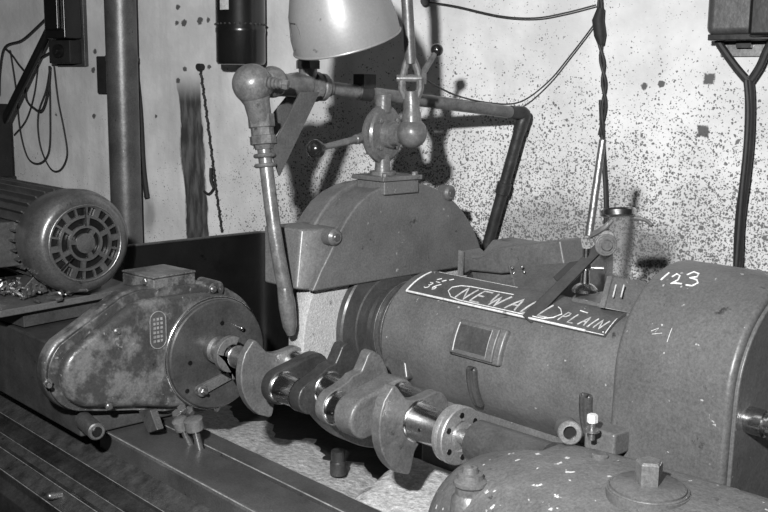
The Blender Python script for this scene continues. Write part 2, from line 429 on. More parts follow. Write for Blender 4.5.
# face plate
D = (-2.06, 1.323, 1.05)
b = MB(); b.lathe([(0, 0), (0, .142), (.012, .142), (.016, .139), (.016, 0)], D, (1, 0, 0), 72)
obj('plate_rim', b, 'paint', t)
b = MB(); b.lathe([(.014, 0), (.014, .136), (.027, .136), (.030, .133), (.030, .004), (.028, 0)], D, (1, 0, 0), 72)
fp = obj('face_plate', b, 'paint_dark', t)
b = MB(); b.torus((-2.044, D[1], D[2]), (1, 0, 0), .1405, .0018, 72)
obj('bright_edge', b, 'steel', fp)
for (px, py) in ((222, 323), (190, 363), (187, 391)):
    p = at(px, py, X=-2.031)
    b = MB(); b.cyl(p - V((.01, 0, 0)), p + V((.0015, 0, 0)), .006)
    obj('face_hole', b, 'black', fp)
p = at(238, 327, X=-2.03)
b = MB(); b.cyl(p, p + V((.022, 0, 0)), .005, cham=.001); obj('drive_pin', b, 'steel', fp)
# spindle centre, driving ring and crank arm
c0 = V((-2.03, CY - .01, CZ + .006))
b = MB(); b.lathe([(0, 0), (0, .034), (.02, .034), (.024, .026), (.05, .022), (.055, .016), (.09, .004), (.09, 0)], c0, (1, 0, 0), 32)
obj('live_centre', b, 'steel_dull', t)
dp = []
for a in range(40, 310, 10): dp.append((c0.y + .044 * math.cos(R(a + 20)), c0.z + .044 * math.sin(R(a + 20))))
dp += [(c0.y + .028, c0.z - .06), (c0.y + .022, c0.z - .068), (c0.y + .012, c0.z - .066), (c0.y + .010, c0.z - .03)]
dp += [(c0.y + .024 * math.cos(R(a + 20)), c0.z + .024 * math.sin(R(a + 20))) for a in range(270, 39, -10)]
b = MB(); b.yz(dp, -1.968, -1.950)
obj('drive_dog', b, 'forged', t, bevel=0.002)
p0 = at(200, 390, X=-2.028); p1 = at(234, 372, X=-2.028)
d = (p1 - p0).normalized(); nn = V((0, -d.z, d.y))
b = MB(); b.prism([p0 + nn * .013, p0 - nn * .013, p1 - nn * .011, p1 + nn * .011], (-.004, 0, 0), (.008, 0, 0)); b.cyl(p0 - V((.004, 0, 0)), p0 + V((.014, 0, 0)), .0145, cham=.002)
da = obj('drive_arm', b, 'forged', t, bevel=.001)
b = MB(); b.nut(p0 + V((.013, 0, 0)), (1, 0, 0), .009, .008); b.cyl(p0 + V((.02, 0, 0)), p0 + V((.03, 0, 0)), .004)
obj('arm_bolt', b, 'steel_dull', da)
q = at(243, 372, X=-1.96)
b = MB(); b.cyl(at(240, 371, X=-2.02), at(246, 373, X=-1.955), .006, cham=.001); obj('drive_peg', b, 'steel', t)

# motor base plate + box on headstock
t2 = thing('headstock_box', 'small scuffed rectangular box on top of the headstock', 'junction box', (-2.17, 1.24, 1.215))
b = MB(); b.box(-2.225, -2.095, 1.175, 1.30, 1.215, 1.245, rot=Matrix.Rotation(R(6), 3, 'Z'))
obj('box_body', b, 'paint_worn', t2, bevel=0.004)
b = MB(); b.box(-2.226, -2.094, 1.174, 1.301, 1.246, 1.252, rot=Matrix.Rotation(R(6), 3, 'Z'))
obj('box_lid', b, 'paint_worn', t2, bevel=0.003)
p = at(146, 281, X=-2.118)
b = MB(); b.nut(p, (.3, -1, 0), .008, .008); obj('box_screw', b, 'steel_dull', t2)

a_ = [at(0, 311, Z=1.15), at(112, 291, Z=1.15), V((-2.32, 1.35, 1.15)), V((-3.0, 1.35, 1.15))]
a_[3] = V((a_[0].x - .3, 1.35, 1.15)); a_.insert(0, V((a_[0].x - .3, a_[0].y - .09, 1.15)))
a_[0].y = max(a_[0].y, .9)
t3 = thing('motor_base', 'dark flat base plate under the electric motor', 'base plate', (-2.6, 1.25, 1.085))
b = MB(); b.prism(a_, (0, 0, -.018), (0, 0, 0)); obj('plate', b, 'paint', t3, bevel=.003)
b = MB(); b.prism([q_ + (V((-2.6, 1.28, 1.15)) - q_) * .22 for q_ in a_], (0, 0, -.062), (0, 0, -.018)); obj('subplate', b, 'paint_dark', t3, bevel=.002)
# oily swarf and rags below the motor
b = MB()
rr = random.Random(11)
for i in range(70):
    c = V((-2.75 + rr.random() * .34, 0.99 + rr.random() * .13, 1.153 + rr.random() * .02))
    c.y += (c.x + 2.6) * .25
    b.tube([c, c + V((rr.uniform(-.03, .03), rr.uniform(-.02, .02), rr.uniform(0, .02))), c + V((rr.uniform(-.05, .05), rr.uniform(-.03, .03), 0))], rr.uniform(.002, .005), 6, 3)
sw = obj('oily_swarf', b, 'steel_dull', kind='stuff'); tag(sw, 'tangle of oily metal swarf lying under the motor', 'swarf')

# ------------------------------------------------------------------ electric motor
mc = V((-2.40, 1.165, 1.297))
t = thing('electric_motor', 'round ended electric motor with vented fan cover, at far left', 'motor', (-2.6, 1.165, 1.15))
X1 = V((1, 0, 0))
b = MB(); b.lathe([(-.14, 0), (-.14, .126), (-.10, .134), (-.05, .137), (-.02, .131), (-.004, .118), (.0, .106), (-.002, .100), (-.012, .098), (-.012, 0)], mc, X1, 72)
cow = obj('fan_cover', b, 'cowl', t, ang=40)
b = MB(); b.lathe([(-.011, 0), (-.011, .0975), (-.0105, 0)], mc, X1, 60); obj('vent_backing', b, 'black', cow)
b = MB()
for r0, r1 in ((.094, .102), (.066, .073), (.040, .047)):
    b.lathe([(-.008, r0), (.001, r0), (.001, r1), (-.008, r1), (-.008, r0)], mc, X1, 60)
b.lathe([(-.008, 0), (-.008, .026), (.002, .026), (.004, .018), (.004, 0)], mc, X1, 40)
def spoke(a, r0, r1, w_, x0=-.008, x1=.0):
    u = V((0, math.cos(a), math.sin(a))); v_ = V((0, -math.sin(a), math.cos(a)))
    b.prism([mc + u * r0 + v_ * w_, mc + u * r1 + v_ * w_, mc + u * r1 - v_ * w_, mc + u * r0 - v_ * w_], (x0, 0, 0), (x1, 0, 0))
for i in range(18): spoke(i * PI / 9 + .1, .072, .095, .0028 if i % 3 else .008)
for i in range(6): spoke(i * PI / 3 + .4, .045, .068, .006)
for i in range(3): spoke(i * 2 * PI / 3 + .9, .02, .042, .006)
obj('vent_grille', b, 'cowl', cow)
b = MB(); b.torus(mc + V((.001, 0, 0)), X1, .099, .0022, 72); obj('grille_ring', b, 'steel_dull', cow)
b = MB(); spoke(R(90), .045, .093, .0022, 0, .004); obj('bright_rib', b, 'steel', cow)
b = MB(); spoke(R(222), .05, .096, .0022, 0, .004); obj('bright_rib', b, 'steel', cow)
b = MB(); b.lathe([(-.60, 0), (-.60, .115), (-.135, .115), (-.135, 0)], mc, X1, 60)
bd = obj('motor_body', b, 'paint_dark', t)
b = MB()
for i in range(30):
    a = i * 2 * PI / 30
    u = V((0, math.cos(a), math.sin(a))); v_ = V((0, -math.sin(a), math.cos(a)))
    b.prism([mc + u * .112 + v_ * .0022, mc + u * .131 + v_ * .0018, mc + u * .131 - v_ * .0018, mc + u * .112 - v_ * .0022], (-.58, 0, 0), (-.145, 0, 0))
obj('cooling_fins', b, 'paint_dark', bd)
b = MB(); b.box(-2.66, -2.575, 1.0, 1.1, 1.225, 1.345); obj('terminal_box', b, 'paint_dark', t, bevel=.004)
b = MB(); b.box(-2.668, -2.567, .985, 1.004, 1.218, 1.352); obj('terminal_cover', b, 'paint_worn', t, bevel=.004)
for x in (-2.58, -2.86):
    b = MB(); b.yz([(1.05, 1.15), (1.05, 1.162), (1.09, 1.20), (1.24, 1.20), (1.28, 1.162), (1.28, 1.15)], x - .03, x + .03); obj('motor_foot', b, 'paint_dark', t, bevel=.003)

# ------------------------------------------------------------------ splash guard
path = [(-2.6, 1.375), (-2.6, 1.80)]
for a in range(180, 89, -15): path.append((-2.545 + .055 * math.cos(R(a)), 1.83 + .055 * math.sin(R(a))))
path += [(-2.02, 1.885)]
b = MB(); outer = [V((x, y, 0)) for x, y in path]
off = []
for i, p in enumerate(outer):
    tn = (outer[min(i + 1, len(outer) - 1)] - outer[max(i - 1, 0)]).normalized(); off.append(p + V((-tn.y, tn.x, 0)) * .005)
b.prism(outer + off[::-1], (0, 0, .74), (0, 0, 1.243))
t = thing('splash_guard', 'tall glossy black sheet splash guard behind the headstock', 'splash guard', (-2.4, 1.7, .74))
obj('sheet', b, 'black', t)
b = MB(); b.tube([p + V((0, 0, 1.243)) for p in outer], .004, 8); obj('rolled_edge', b, 'paint_dark', t)

# ------------------------------------------------------------------ grinding wheel
WYC, WZC, WR = 1.69, 1.105, .305
t = thing('grinding_wheel', 'large pale grinding wheel showing below its dark hood', 'grinding wheel', (-1.79, WYC, WZC - WR))
b = MB(); b.lathe([(-.03, .05), (-.03, WR - .002), (-.027, WR), (.025, WR), (.028, WR - .002), (.028, .05), (-.03, .05)], (-1.80, WYC, WZC), X1, 120)
obj('abrasive_disc', b, 'wheel', t)
b = MB(); b.lathe([(.0, 0), (.0, .172), (.016, .172), (.020, .168), (.020, .13), (.024, .128), (.024, 0)], (-1.772, 1.655, 1.125), X1, 80)
obj('wheel_flange', b, 'paint_dark', t)

# ------------------------------------------------------------------ wheel hood
t = thing('wheel_hood', 'half round grey wheel hood with flared front, above the crankshaft', 'wheel guard', (-1.85, 1.66, 1.2))
HY, HZ, HR = 1.67, 1.163, .314
def hood(e, zb=1.243):
    pts = arc(HY, HZ, HR + e, 15, 102, 30)
    f = 1 + e / .3
    for y, z in ((1.56, 1.455), (1.526, 1.434), (1.497, 1.405), (1.470, 1.371), (1.442, 1.327), (1.415, 1.287)):
        pts.append((HY + (y - HY) * f, HZ + (z - HZ) * f))
    return pts + [(1.390 - e, zb)]
# side face (closed) and a hollow rim shell
b = MB(); b.yz(hood(0) , -1.765, -1.745); obj('side_cover', b, 'paint', t, bevel=.005, segs=3)
def shell(x0, x1, eo, ei, e0=0, e1=0):
    b = MB(); A = hood(eo); B = hood(ei)
    n = len(A)
    va = [[b.bm.verts.new((x, y, z)) for y, z in P] for x in (x0, x1) for P in (A, B)]
    a0, b0, a1, b1 = va
    for i in range(n - 1):
        b.face([a0[i], a0[i + 1], a1[i + 1], a1[i]]); b.face([b0[i], b1[i], b1[i + 1], b0[i + 1]])
        b.face([a0[i], b0[i], b0[i + 1], a0[i + 1]]); b.face([a1[i], a1[i + 1], b1[i + 1], b1[i]])
    for i in (0, n - 1): b.face([a0[i], a1[i], b1[i], b0[i]])
    return b
obj('rim_band', shell(-1.84, -1.766, -.004, -.02), 'paint', t, bevel=.004)
obj('rim_flange', shell(-1.862, -1.838, .006, -.02), 'paint', t, bevel=.006, segs=3)
obj('rim_band', shell(-1.925, -1.861, -.008, -.022), 'paint', t, bevel=.003)
b = MB(); b.yz(hood(-.01), -1.928, -1.92); obj('rear_cover', b, 'paint_dark', t, bevel=.002)
# box shaped front scoop
b = MB(); b.prism([(-1.905, 1.372, 1.243), (-1.79, 1.376, 1.243), (-1.765, 1.392, 1.243), (-1.765, 1.50, 1.243), (-1.905, 1.50, 1.243)], (0, 0, 0), (0, 0, .137))
bm_ = b.bm
for v_ in bm_.verts:
    if v_.co.z > 1.3 and v_.co.x > -1.78: v_.co.y = max(v_.co.y, 1.475); v_.co.x = -1.768
    if v_.co.z > 1.3 and -1.80 < v_.co.x < -1.785: v_.co.y = 1.40; v_.co.x = -1.80
obj('front_scoop', b, 'paint', t, bevel=.006, segs=3)
for (px, py) in ((334, 237), (449, 193)):
    p = at(px, py, X=-1.745)
    b = MB(); b.cyl(p - V((.03, 0, 0)), p + V((.01, 0, 0)), .02, cham=.006); bo = obj('cover_boss', b, 'paint', t)
    b = MB(); b.cyl(p + V((.008, 0, 0)), p + V((.013, 0, 0)), .009, cham=.002); obj('cover_screw', b, 'paint_dark', bo)
b = MB(); b.box(-1.835, -1.735, 1.60, 1.715, 1.45, 1.483); obj('mounting_pad', b, 'paint', t, bevel=.004)
b = MB(); b.box(-1.845, -1.730, 1.592, 1.722, 1.483, 1.494); obj('mounting_flange', b, 'paint', t, bevel=.002)
for y in (1.608, 1.706):
    b = MB(); b.nut((-1.742, y, 1.494), (0, 0, 1), .008, .008); obj('pad_bolt', b, 'steel_dull', t)

# ------------------------------------------------------------------ valve on hood
vc = at(383, 134, X=-1.79)
t = thing('coolant_valve', 'round flanged valve standing on top of the wheel hood', 'valve', (vc.x, vc.y, 1.494))
va = V((.98, .18, 0)).normalized()          # facing direction of the valve disc
b = MB(); b.cyl((vc.x, vc.y, 1.494), (vc.x, vc.y, 1.545), .020, 24, .017, .002); b.cyl((vc.x, vc.y, 1.494), (vc.x, vc.y, 1.503), .032)
obj('valve_neck', b, 'pipe', t)
b = MB(); b.lathe([(-.022, 0), (-.022, .05), (-.018, .060), (-.006, .063), (-.004, .070), (.006, .070), (.008, .064), (.014, .060), (.018, .03), (.018, 0)], vc, va, 48)
obj('valve_body', b, 'pipe', t)
b = MB(); b.lathe([(.016, 0), (.016, .034), (.03, .032), (.032, .028), (.05, .026), (.052, .02), (.07, .02), (.07, 0)], vc, va, 32)
obj('valve_bonnet', b, 'pipe', t)
_, vu, vw = frame(va)
for i in range(4):
    a = PI / 4 + i * PI / 2
    p = vc + va * .014 + (vu * math.cos(a) + vw * math.sin(a)) * .045
    b = MB(); b.nut(p, va, .006, .006); obj('valve_bolt', b, 'steel_dull', t)
b = MB(); b.cyl((vc.x, vc.y, vc.z + .05), (vc.x, vc.y, vc.z + .095), .019, 24, .019, .002)
obj('upper_neck', b, 'pipe', t)
k = at(316, 149, X=-1.80)
k0 = vc - va * .01
b = MB(); b.tube([k0, k0 + (k - k0) * .25, k], [.011, .010, .006], 14); b.cyl(k0 + (k - k0) * .28, k0 + (k - k0) * .40, .012, cham=.002)
hd = obj('valve_handle', b, 'pipe', t)
b = MB(); b.sphere(k, .022, 32); obj('ball_knob', b, 'bakelite', hd)

# ------------------------------------------------------------------ coolant pipe and swing nozzle
e0 = at(252, 84, X=-1.86)
J = at(308, 86, X=-1.90)                    # tee under the shade
t = thing('coolant_pipe', 'grey coolant pipe with swing joint and drop nozzle, running to the wall', 'pipe', (e0.x, e0.y, 1.10))
pw = wall_px(524, 114, .075)
b = MB()
p1 = at(330, 88, X=-1.90)
b.tube([p1, pw + (p1 - pw).normalized() * .03], .0165, 20)
obj('feed_pipe', b, 'pipe', t)
# elbow and drop to the wall side
pe = wall_px(487, 247, .070)
b = MB(); dn = (pe - pw).normalized()
b.tube([pw + (p1 - pw).normalized() * .05, pw + (p1 - pw).normalized() * .03, pw, pw + dn * .03, pw + dn * .05], .0185, 20, 5); obj('wall_elbow', b, 'pipe_dark', t)
b = MB(); b.tube([pw + dn * .04, pe + dn * .25], .016, 20); b.cyl(pw + dn * .2, pw + dn * .235, .0205, cham=.002); obj('drop_pipe', b, 'pipe_dark', t)
# tee and union
dj = (p1 - J).normalized()
b = MB(); b.lathe([(-.055, 0), (-.055, .026), (-.035, .030), (-.02, .026), (.0, .025), (.012, .026), (.014, .034), (.026, .036), (.032, .028), (.036, .033), (.048, .033), (.050, .024), (.066, .022), (.066, 0)], J, dj, 32)
b.cyl(J, J + V((0, 0, .045)), .022, cham=.002)
obj('tee_joint', b, 'pipe', t)
b = MB(); b.nut(J + V((0, 0, .040)), (0, 0, 1), .030, .022); b.cyl(J + V((0, 0, .028)), J + V((0, 0, .042)), .019)
obj('plug_nut', b, 'black', t)
b = MB(); dj2 = (e0 - J).normalized()
b.tube([J + dj2 * .01, J + dj2 * .5 * (e0 - J).length, e0 + V((0, 0, -.002))], [.028, .026, .032], 24)
b.sphere(e0 + V((0, .012, 0)), .039, 28, (1, 1, 1.0))
s2 = at(272, 82, X=-1.87); b.sphere(s2, .036, 24)
obj('swivel_joint', b, 'pipe', t)
n0 = at(262, 128, X=-1.85)
b = MB(); b.sphere(e0 + V((.005, -.003, 0)), .045, 28); q0_ = at(257, 103, X=-1.853); b.tube([e0 + V((.003, -.002, -.008)), e0 + (q0_ - e0) * .5, q0_, n0], [.041, .037, .029, .0245], 24)
obj('swivel_elbow', b, 'pipe', t)
xb = at(266, 82, X=-1.82)
b = MB()
for i in range(5): b.lathe([(i * .008, 0), (i * .008, .014 - i * .001), (i * .008 + .005, .015 - i * .001), (i * .008 + .007, .010), (i * .008 + .008, 0)], xb, V((.75, .5, -.1)), 20)
b.nut(xb + V((.75, .5, -.1)).normalized() * .04, V((.75, .5, -.1)), .012, .012)
obj('packing_screw', b, 'pipe', t)
n1 = at(265, 160, X=-1.84)
dd = (n1 - n0).normalized()
b = MB(); b.lathe([(-.03, 0), (-.03, .030), (-.002, .030), (.0, .026), (.016, .026), (.018, .030), (.036, .030), (.038, .024), (.048, .020), (.048, 0)], n0, dd, 8)
obj('union_nut', b, 'pipe', t, ang=20)
n2 = at(275, 235, X=-1.80); n3 = at(285, 290, X=-1.78); n4 = at(291, 335, X=-1.77)
b = MB(); b.tube([n0 + dd * .04, n2, n3], [.0155, .0165], 22, 4)
obj('drop_nozzle_pipe', b, 'pipe', t)
b = MB(); b.tube([n3 + (n2 - n3) * .05, n3, n3 + (n4 - n3) * .35, n3 + (n4 - n3) * .8, n4], [.0165, .0175, .0195, .0165, .009], 22)
obj('nozzle_tip', b, 'pipe', t)
# gusset plate
ga = [at(270, 150, X=-1.835), at(300, 92, X=-1.835), at(319, 92, X=-1.835), at(279, 176, X=-1.835)]
b = MB(); b.prism(ga, (-.003, 0, 0), (.004, 0, 0))
obj('support_plate', b, 'plate', t, bevel=.001)
ga = [at(272, 140, X=-1.93), at(274, 112, X=-1.93), at(290, 92, X=-1.93), at(299, 100, X=-1.93)]
b = MB(); b.prism(ga, (-.003, 0, 0), (.004, 0, 0)); obj('support_plate', b, 'plate', t, bevel=.001)
b = MB(); b.torus(n1 + dd * -.01, dd, .0205, .005, 24); b.torus(n1 + dd * .012, dd, .0205, .005, 24); obj('clip', b, 'pipe', t)
pb = at(372, 97, X=-1.88)
b = MB(); c_ = p1 + (pw - p1) * .16
b.cyl(c_ - (pw - p1).normalized() * .02, c_ + (pw - p1).normalized() * .02, .021, cham=.003); b.box(c_.x - .02, c_.x + .02, c_.y - .02, c_.y + .02, c_.z + .012, c_.z + .045)
obj('pipe_collar', b, 'pipe_dark', t)

# ------------------------------------------------------------------ work lamp
ba = at(412, 133, X=vc.x + .092)
t = thing('work_lamp', 'bell shaped metal work lamp on a jointed arm above the wheel hood', 'lamp', (ba.x, ba.y, ba.z - .03))
b = MB(); b.sphere(ba, .036, 32); obj('ball_joint', b, 'pipe', t)
b = MB(); s0 = vc + va * .06
b.tube([s0, ba - (ba - s0).normalized() * .02], .018, 20); obj('joint_stub', b, 'pipe', t)
a1 = at(411, 98, X=ba.x); a2 = at(411, 72, X=ba.x); a3 = at(407, 0, X=ba.x)
b = MB(); b.lathe([(0, 0), (0, .024), (.035, .022), (.04, .019), (.085, .018), (.085, 0)], ba + V((0, 0, .012)), a1 - ba, 24); obj('socket', b, 'pipe', t)
ru = (RT * 1.0).normalized()
for s_ in (-1, 1):
    b = MB()
    pts = [a1 + ru * s_ * .012, a1 + ru * s_ * .021 + (a2 - a1) * .4, a2 + ru * s_ * .016, a2 + (a3 - a2) * .22 + ru * s_ * .004]
    b.tube(pts, [.010, .011, .009, .008], 10, 4); obj('clevis_arm', b, 'pipe', t)
cb = a1 + (a2 - a1) * .75
b = MB(); b.cyl(cb - ru * .034, cb + ru * .036, .009, cham=.001); b.nut(cb + ru * .024, ru, .015, .012); obj('clevis_bolt', b, 'pipe', t)
top = a3 + (a3 - a2) * .35 + V((0, 0, .12))
kn = at(437, 50, X=-1.69)
b = MB(); b.cyl(cb + ru * .02, kn, .008, 14, .006); hd = obj('clamp_lever', b, 'pipe', t)
b = MB(); b.sphere(kn, .015, 24); obj('ball_knob', b, 'bakelite', hd)
SC = at(347, 41, X=-1.70)
vd = (SC - CAM).normalized(); r2 = V((vd.y, -vd.x, 0)).normalized(); u2 = r2.cross(vd)
ax = (r2 * math.sin(R(14.5)) - u2 * math.cos(R(14.5))) * math.cos(R(12)) + vd * math.sin(R(12))
ax.normalize()
SR = 54.5 * (SC - CAM).dot(FW) / FPX
pr_ = [(0, SR), (-.03, SR * 1.0), (-.08, SR * .93), (-.14, SR * .76), (-.17, SR * .62), (-.20, SR * .44), (-.215, SR * .32), (-.26, SR * .3), (-.27, 0)]
pin_ = [(-.262, 0), (-.21, SR * .28), (-.196, SR * .41), (-.166, SR * .59), (-.137, SR * .735), (-.08, SR * .90), (-.03, SR * .97), (0, SR * .975), (.0, SR)]
b = MB(); b.lathe(pr_ + pin_, SC, ax, 64); sh = obj('lamp_shade', b, 'shade', t, ang=60)
b = MB(); b.torus(SC, ax, SR, .0028, 64); obj('shade_rim', b, 'shade', sh)
# printed mark on the shade (outline only)
def shade_pt(dx, t_):
    import math as m_
    # find surface point near image x offset dx (in shade radii) at axial t_
    rads = SR * (1.0 if t_ > -.03 else .965)
    side = ax.cross(vd).normalized()
    if side.dot(r2) < 0: side = -side
    fr = side.cross(ax).normalized()
    if fr.dot(vd) > 0: fr = -fr
    a = dx
    return SC + ax * t_ + (side * math.sin(a) + fr * math.cos(a)) * (rads + .001)
b = MB(); b.tube([shade_pt(a, tt) for a, tt in ((-1.25, -.075), (-.98, -.075), (-.93, -.06), (-.93, -.035), (-1.25, -.015), (-1.25, -.075))], .0009, 6)
obj('shade_mark', b, 'plate', sh)
b = MB(); tp = SC - ax * .262
b.tube([a2 + (a3 - a2) * .12, a3, a3 + (a3 - a2) * .4, top + V((-.02, -.02, .10)), (top + tp) / 2 + V((0, 0, .17)), tp + V((0, 0, .05)), tp], .0135, 16, 6); obj('lamp_arm', b, 'duct', t)
b = MB(); b.sphere(SC - ax * .08, .032, 20); obj('bulb', b, 'label', sh)

# ------------------------------------------------------------------ crankshaft
t = thing('crankshaft', 'bright steel four throw crankshaft mounted between headstock and tailstock', 'crankshaft', (-1.6, CY, CZ - .11))
PH = R(13)
ud = V((0, math.cos(PH), math.sin(PH))); vdn = V((0, -math.sin(PH), math.cos(PH)))
cc = V((0, CY, CZ))
def cxyz(x, u, v): return V((x, 0, 0)) + cc + ud * u + vdn * v
def journal(x0, x1, u, r, name='journal', m='steel'):
    b = MB(); c = cxyz(x0, u, 0)
    f = .004
    b.lathe([(0, 0), (0, r + f), (.002, r + f * .3), (.005, r), (x1 - x0 - .005, r), (x1 - x0 - .002, r + f * .3), (x1 - x0, r + f), (x1 - x0, 0)], c, X1, 48)
    return obj(name, b, m, t, ang=50)
TH = .047
def web_fan(x0, x1, s, hv=.096, ut=-.046, m='forged', pr=.039):
    # s=+1 -> pin at +u, counterweight fan at -u
    pts = []
    for a in range(-75, 76, 15): pts.append((TH + pr * math.cos(R(a)), pr * math.sin(R(a))))
    nk = [(.022, .040), (.006, .043), (-.008, .049), (ut * .45, hv * .60), (ut * .68, hv * .80), (ut * .80, hv * .92), (ut * .90, hv * .985)]
    pts += nk
    for i in range(11):
        q = -1 + 2 * i / 10
        pts.append((ut * 1.05 - (.100 + ut) * (1 - q * q) ** .7, -q * hv))
    pts += [(u, -v) for u, v in nk[::-1]]
    b = MB(); b.prism([cxyz(0, s * u, v) for u, v in pts], (x0, 0, 0), (x1, 0, 0))
    return obj('crank_web', b, m, t, bevel=.004, segs=3)
def web_rod(x0, x1, r=.040, m='forged', tilt=0):
    pts = [(TH + r * math.cos(R(a)), r * math.sin(R(a))) for a in range(-90, 91, 15)] + [(-TH + r * math.cos(R(a)), r * math.sin(R(a))) for a in range(90, 271, 15)]
    b = MB(); b.prism([cxyz(0, u, v) for u, v in pts], (x0, 0, 0), (x1, 0, 0))
    return obj('crank_web', b, m, t, bevel=.008, segs=4)
journal(-1.945, -1.805, 0, .024, 'front_journal', 'steel_dull')
web_fan(-1.803, -1.780, +1)
journal(-1.790, -1.735, TH, .031, 'crank_pin')
web_rod(-1.735, -1.700, .040, 'forged_dark')
j = journal(-1.700, -1.635, -TH, .033, 'crank_pin')
web_fan(-1.635, -1.600, -1, .080, -.068, m='forged_dark', pr=.036)
journal(-1.600, -1.545, 0, .036, 'main_journal')
web_fan(-1.545, -1.516, -1, .080, -.068)
j3 = journal(-1.516, -1.475, -TH, .033, 'crank_pin')
web_rod(-1.482, -1.425, .043)
journal(-1.425, -1.352, TH, .033, 'crank_pin')
web_fan(-1.352, -1.326, +1)
jm = journal(-1.326, -1.238, 0, .038, 'main_journal')
b = MB(); b.lathe([(0, 0), (0, .050), (.004, .055), (.010, .055), (.012, .050), (.018, .050), (.018, .056), (.028, .056), (.030, .054), (.030, .030), (.026, .028), (.026, 0)], cxyz(-1.240, 0, 0), X1, 64)
fl_ = obj('crank_flange', b, 'flange', t)
for i in range(6):
    a = i * PI / 3 + .35
    p = cxyz(-1.2095, .041 * math.cos(a), .041 * math.sin(a))
    b = MB(); b.cyl(p - V((.004, 0, 0)), p + V((.0005, 0, 0)), .0058, 16); obj('flange_hole', b, 'black', fl_)
# oil holes in the journals
def oil(x, u, r, par, px, py):
    c = cxyz(x, u, 0); d = (CAM - c); d.x = 0; d.normalize()
    d = (Matrix.Rotation(R(py), 3, 'X') @ d)
    b = MB(); b.cyl(c + d * (r - .004), c + d * (r + .0006), .0035, 12); h = obj('oil_hole', b, 'black', par)
oil(-1.675, -TH, .033, j, 0, 28); oil(-1.497, -TH, .033, j3, 0, 28); oil(-1.285, 0, .038, jm, 0, 24)

# ------------------------------------------------------------------ spindle housing (barrel)
BY, BZ, BR = 1.65, 1.13, .147
t = thing('wheel_spindle_housing', 'big horizontal grey barrel housing carrying the chalked name plate', 'spindle housing', (-1.3, BY, .74))
b = MB(); b.lathe([(0, 0), (0, BR - .012), (.003, BR - .005), (.010, BR), (.690, BR), (.690, 0)], (-1.644, BY, BZ), X1, 120)
obj('barrel', b, 'paint', t)
b = MB()
b.lathe([(-.028, 0), (-.028, .095), (0, .095), (0, .110), (.014, .114), (.022, .114), (.026, .108), (.040, .108), (.044, .117), (.09, .120), (.09, 0)], (-1.715, BY, BZ), X1, 90)
obj('spindle_collar', b, 'paint_dark', t)
b = MB()
b.torus((-1.697, BY, BZ), X1, .1135, .0014, 90); b.torus((-1.671, BY, BZ), X1, .1165, .0016, 90)
obj('bright_ring', b, 'steel_dull', t)
b = MB(); b.prism([(0, 1.56, 1.03), (0, 1.55, .99), (0, 1.55, .742), (0, 1.80, .742), (0, 1.80, 1.05)], (-1.55, 0, 0), (-.96, 0, 0))
obj('housing_saddle', b, 'paint', t, bevel=.01)
def bp_(X, a, r=BR):
    a = R(a); return V((X, BY - r * math.sin(a), BZ + r * math.cos(a)))
# curved name plate
def patch_on(x0, x1, a0, a1, r0, r1, n=10, skew=0.0, nx=24):
    b = MB(); top_ = []; bot = []
    for i in range(n + 1):
        a = a0 + (a1 - a0) * i / n
        top_.append([b.bm.verts.new(bp_(x0 + (x1 - x0) * k / nx, a, r1)) for k in range(nx + 1)])
        bot.append([b.bm.verts.new(bp_(x0 + (x1 - x0) * k / nx, a, r0)) for k in range(nx + 1)])
    for i in range(n):
        for k in range(nx):
            b.face([top_[i][k], top_[i][k + 1], top_[i + 1][k + 1], top_[i + 1][k]]); b.face([bot[i][k], bot[i + 1][k], bot[i + 1][k + 1], bot[i][k + 1]])
        b.face([top_[i][0], top_[i + 1][0], bot[i + 1][0], bot[i][0]]); b.face([top_[i][nx], bot[i][nx], bot[i + 1][nx], top_[i + 1][nx]])
    for k in range(nx):
        b.face([top_[0][k], bot[0][k], bot[0][k + 1], top_[0][k + 1]]); b.face([top_[n][k], top_[n][k + 1], bot[n][k + 1], bot[n][k]])
    return b
PR = BR + .007
npo = obj('name_plate', patch_on(-1.605, -1.065, 4, 41, BR - .002, PR), 'plate', t, bevel=.0015)
def strokes(par, name, polylines, r, wid, m='white', closed=False, squash=None):
    b = MB()
    for pl_ in polylines:
        pts = []
        for i in range(len(pl_) - 1):
            (xa, aa), (xb_, ab) = pl_[i], pl_[i + 1]
            n_ = max(1, int(max(abs(xb_ - xa) / .01, abs(ab - aa) / 3)))
            for k in range(n_): pts.append(bp_(xa + (xb_ - xa) * k / n_, aa + (ab - aa) * k / n_, r))
        pts.append(bp_(pl_[-1][0], pl_[-1][1], r)); b.tube(pts, wid, 8)
    return obj(name, b, m, par)
strokes(npo, 'white_border', [[(-1.600, 9), (-1.604, 40.2)], [(-1.604, 40.2), (-1.11, 40.2)]], PR - .0005, .0024)
strokes(npo, 'white_border', [[(-1.585, 5), (-1.35, 5)], [(-1.067, 22), (-1.066, 39)], [(-1.12, 40.5), (-1.067, 40.5)]], PR - .0005, .0009)
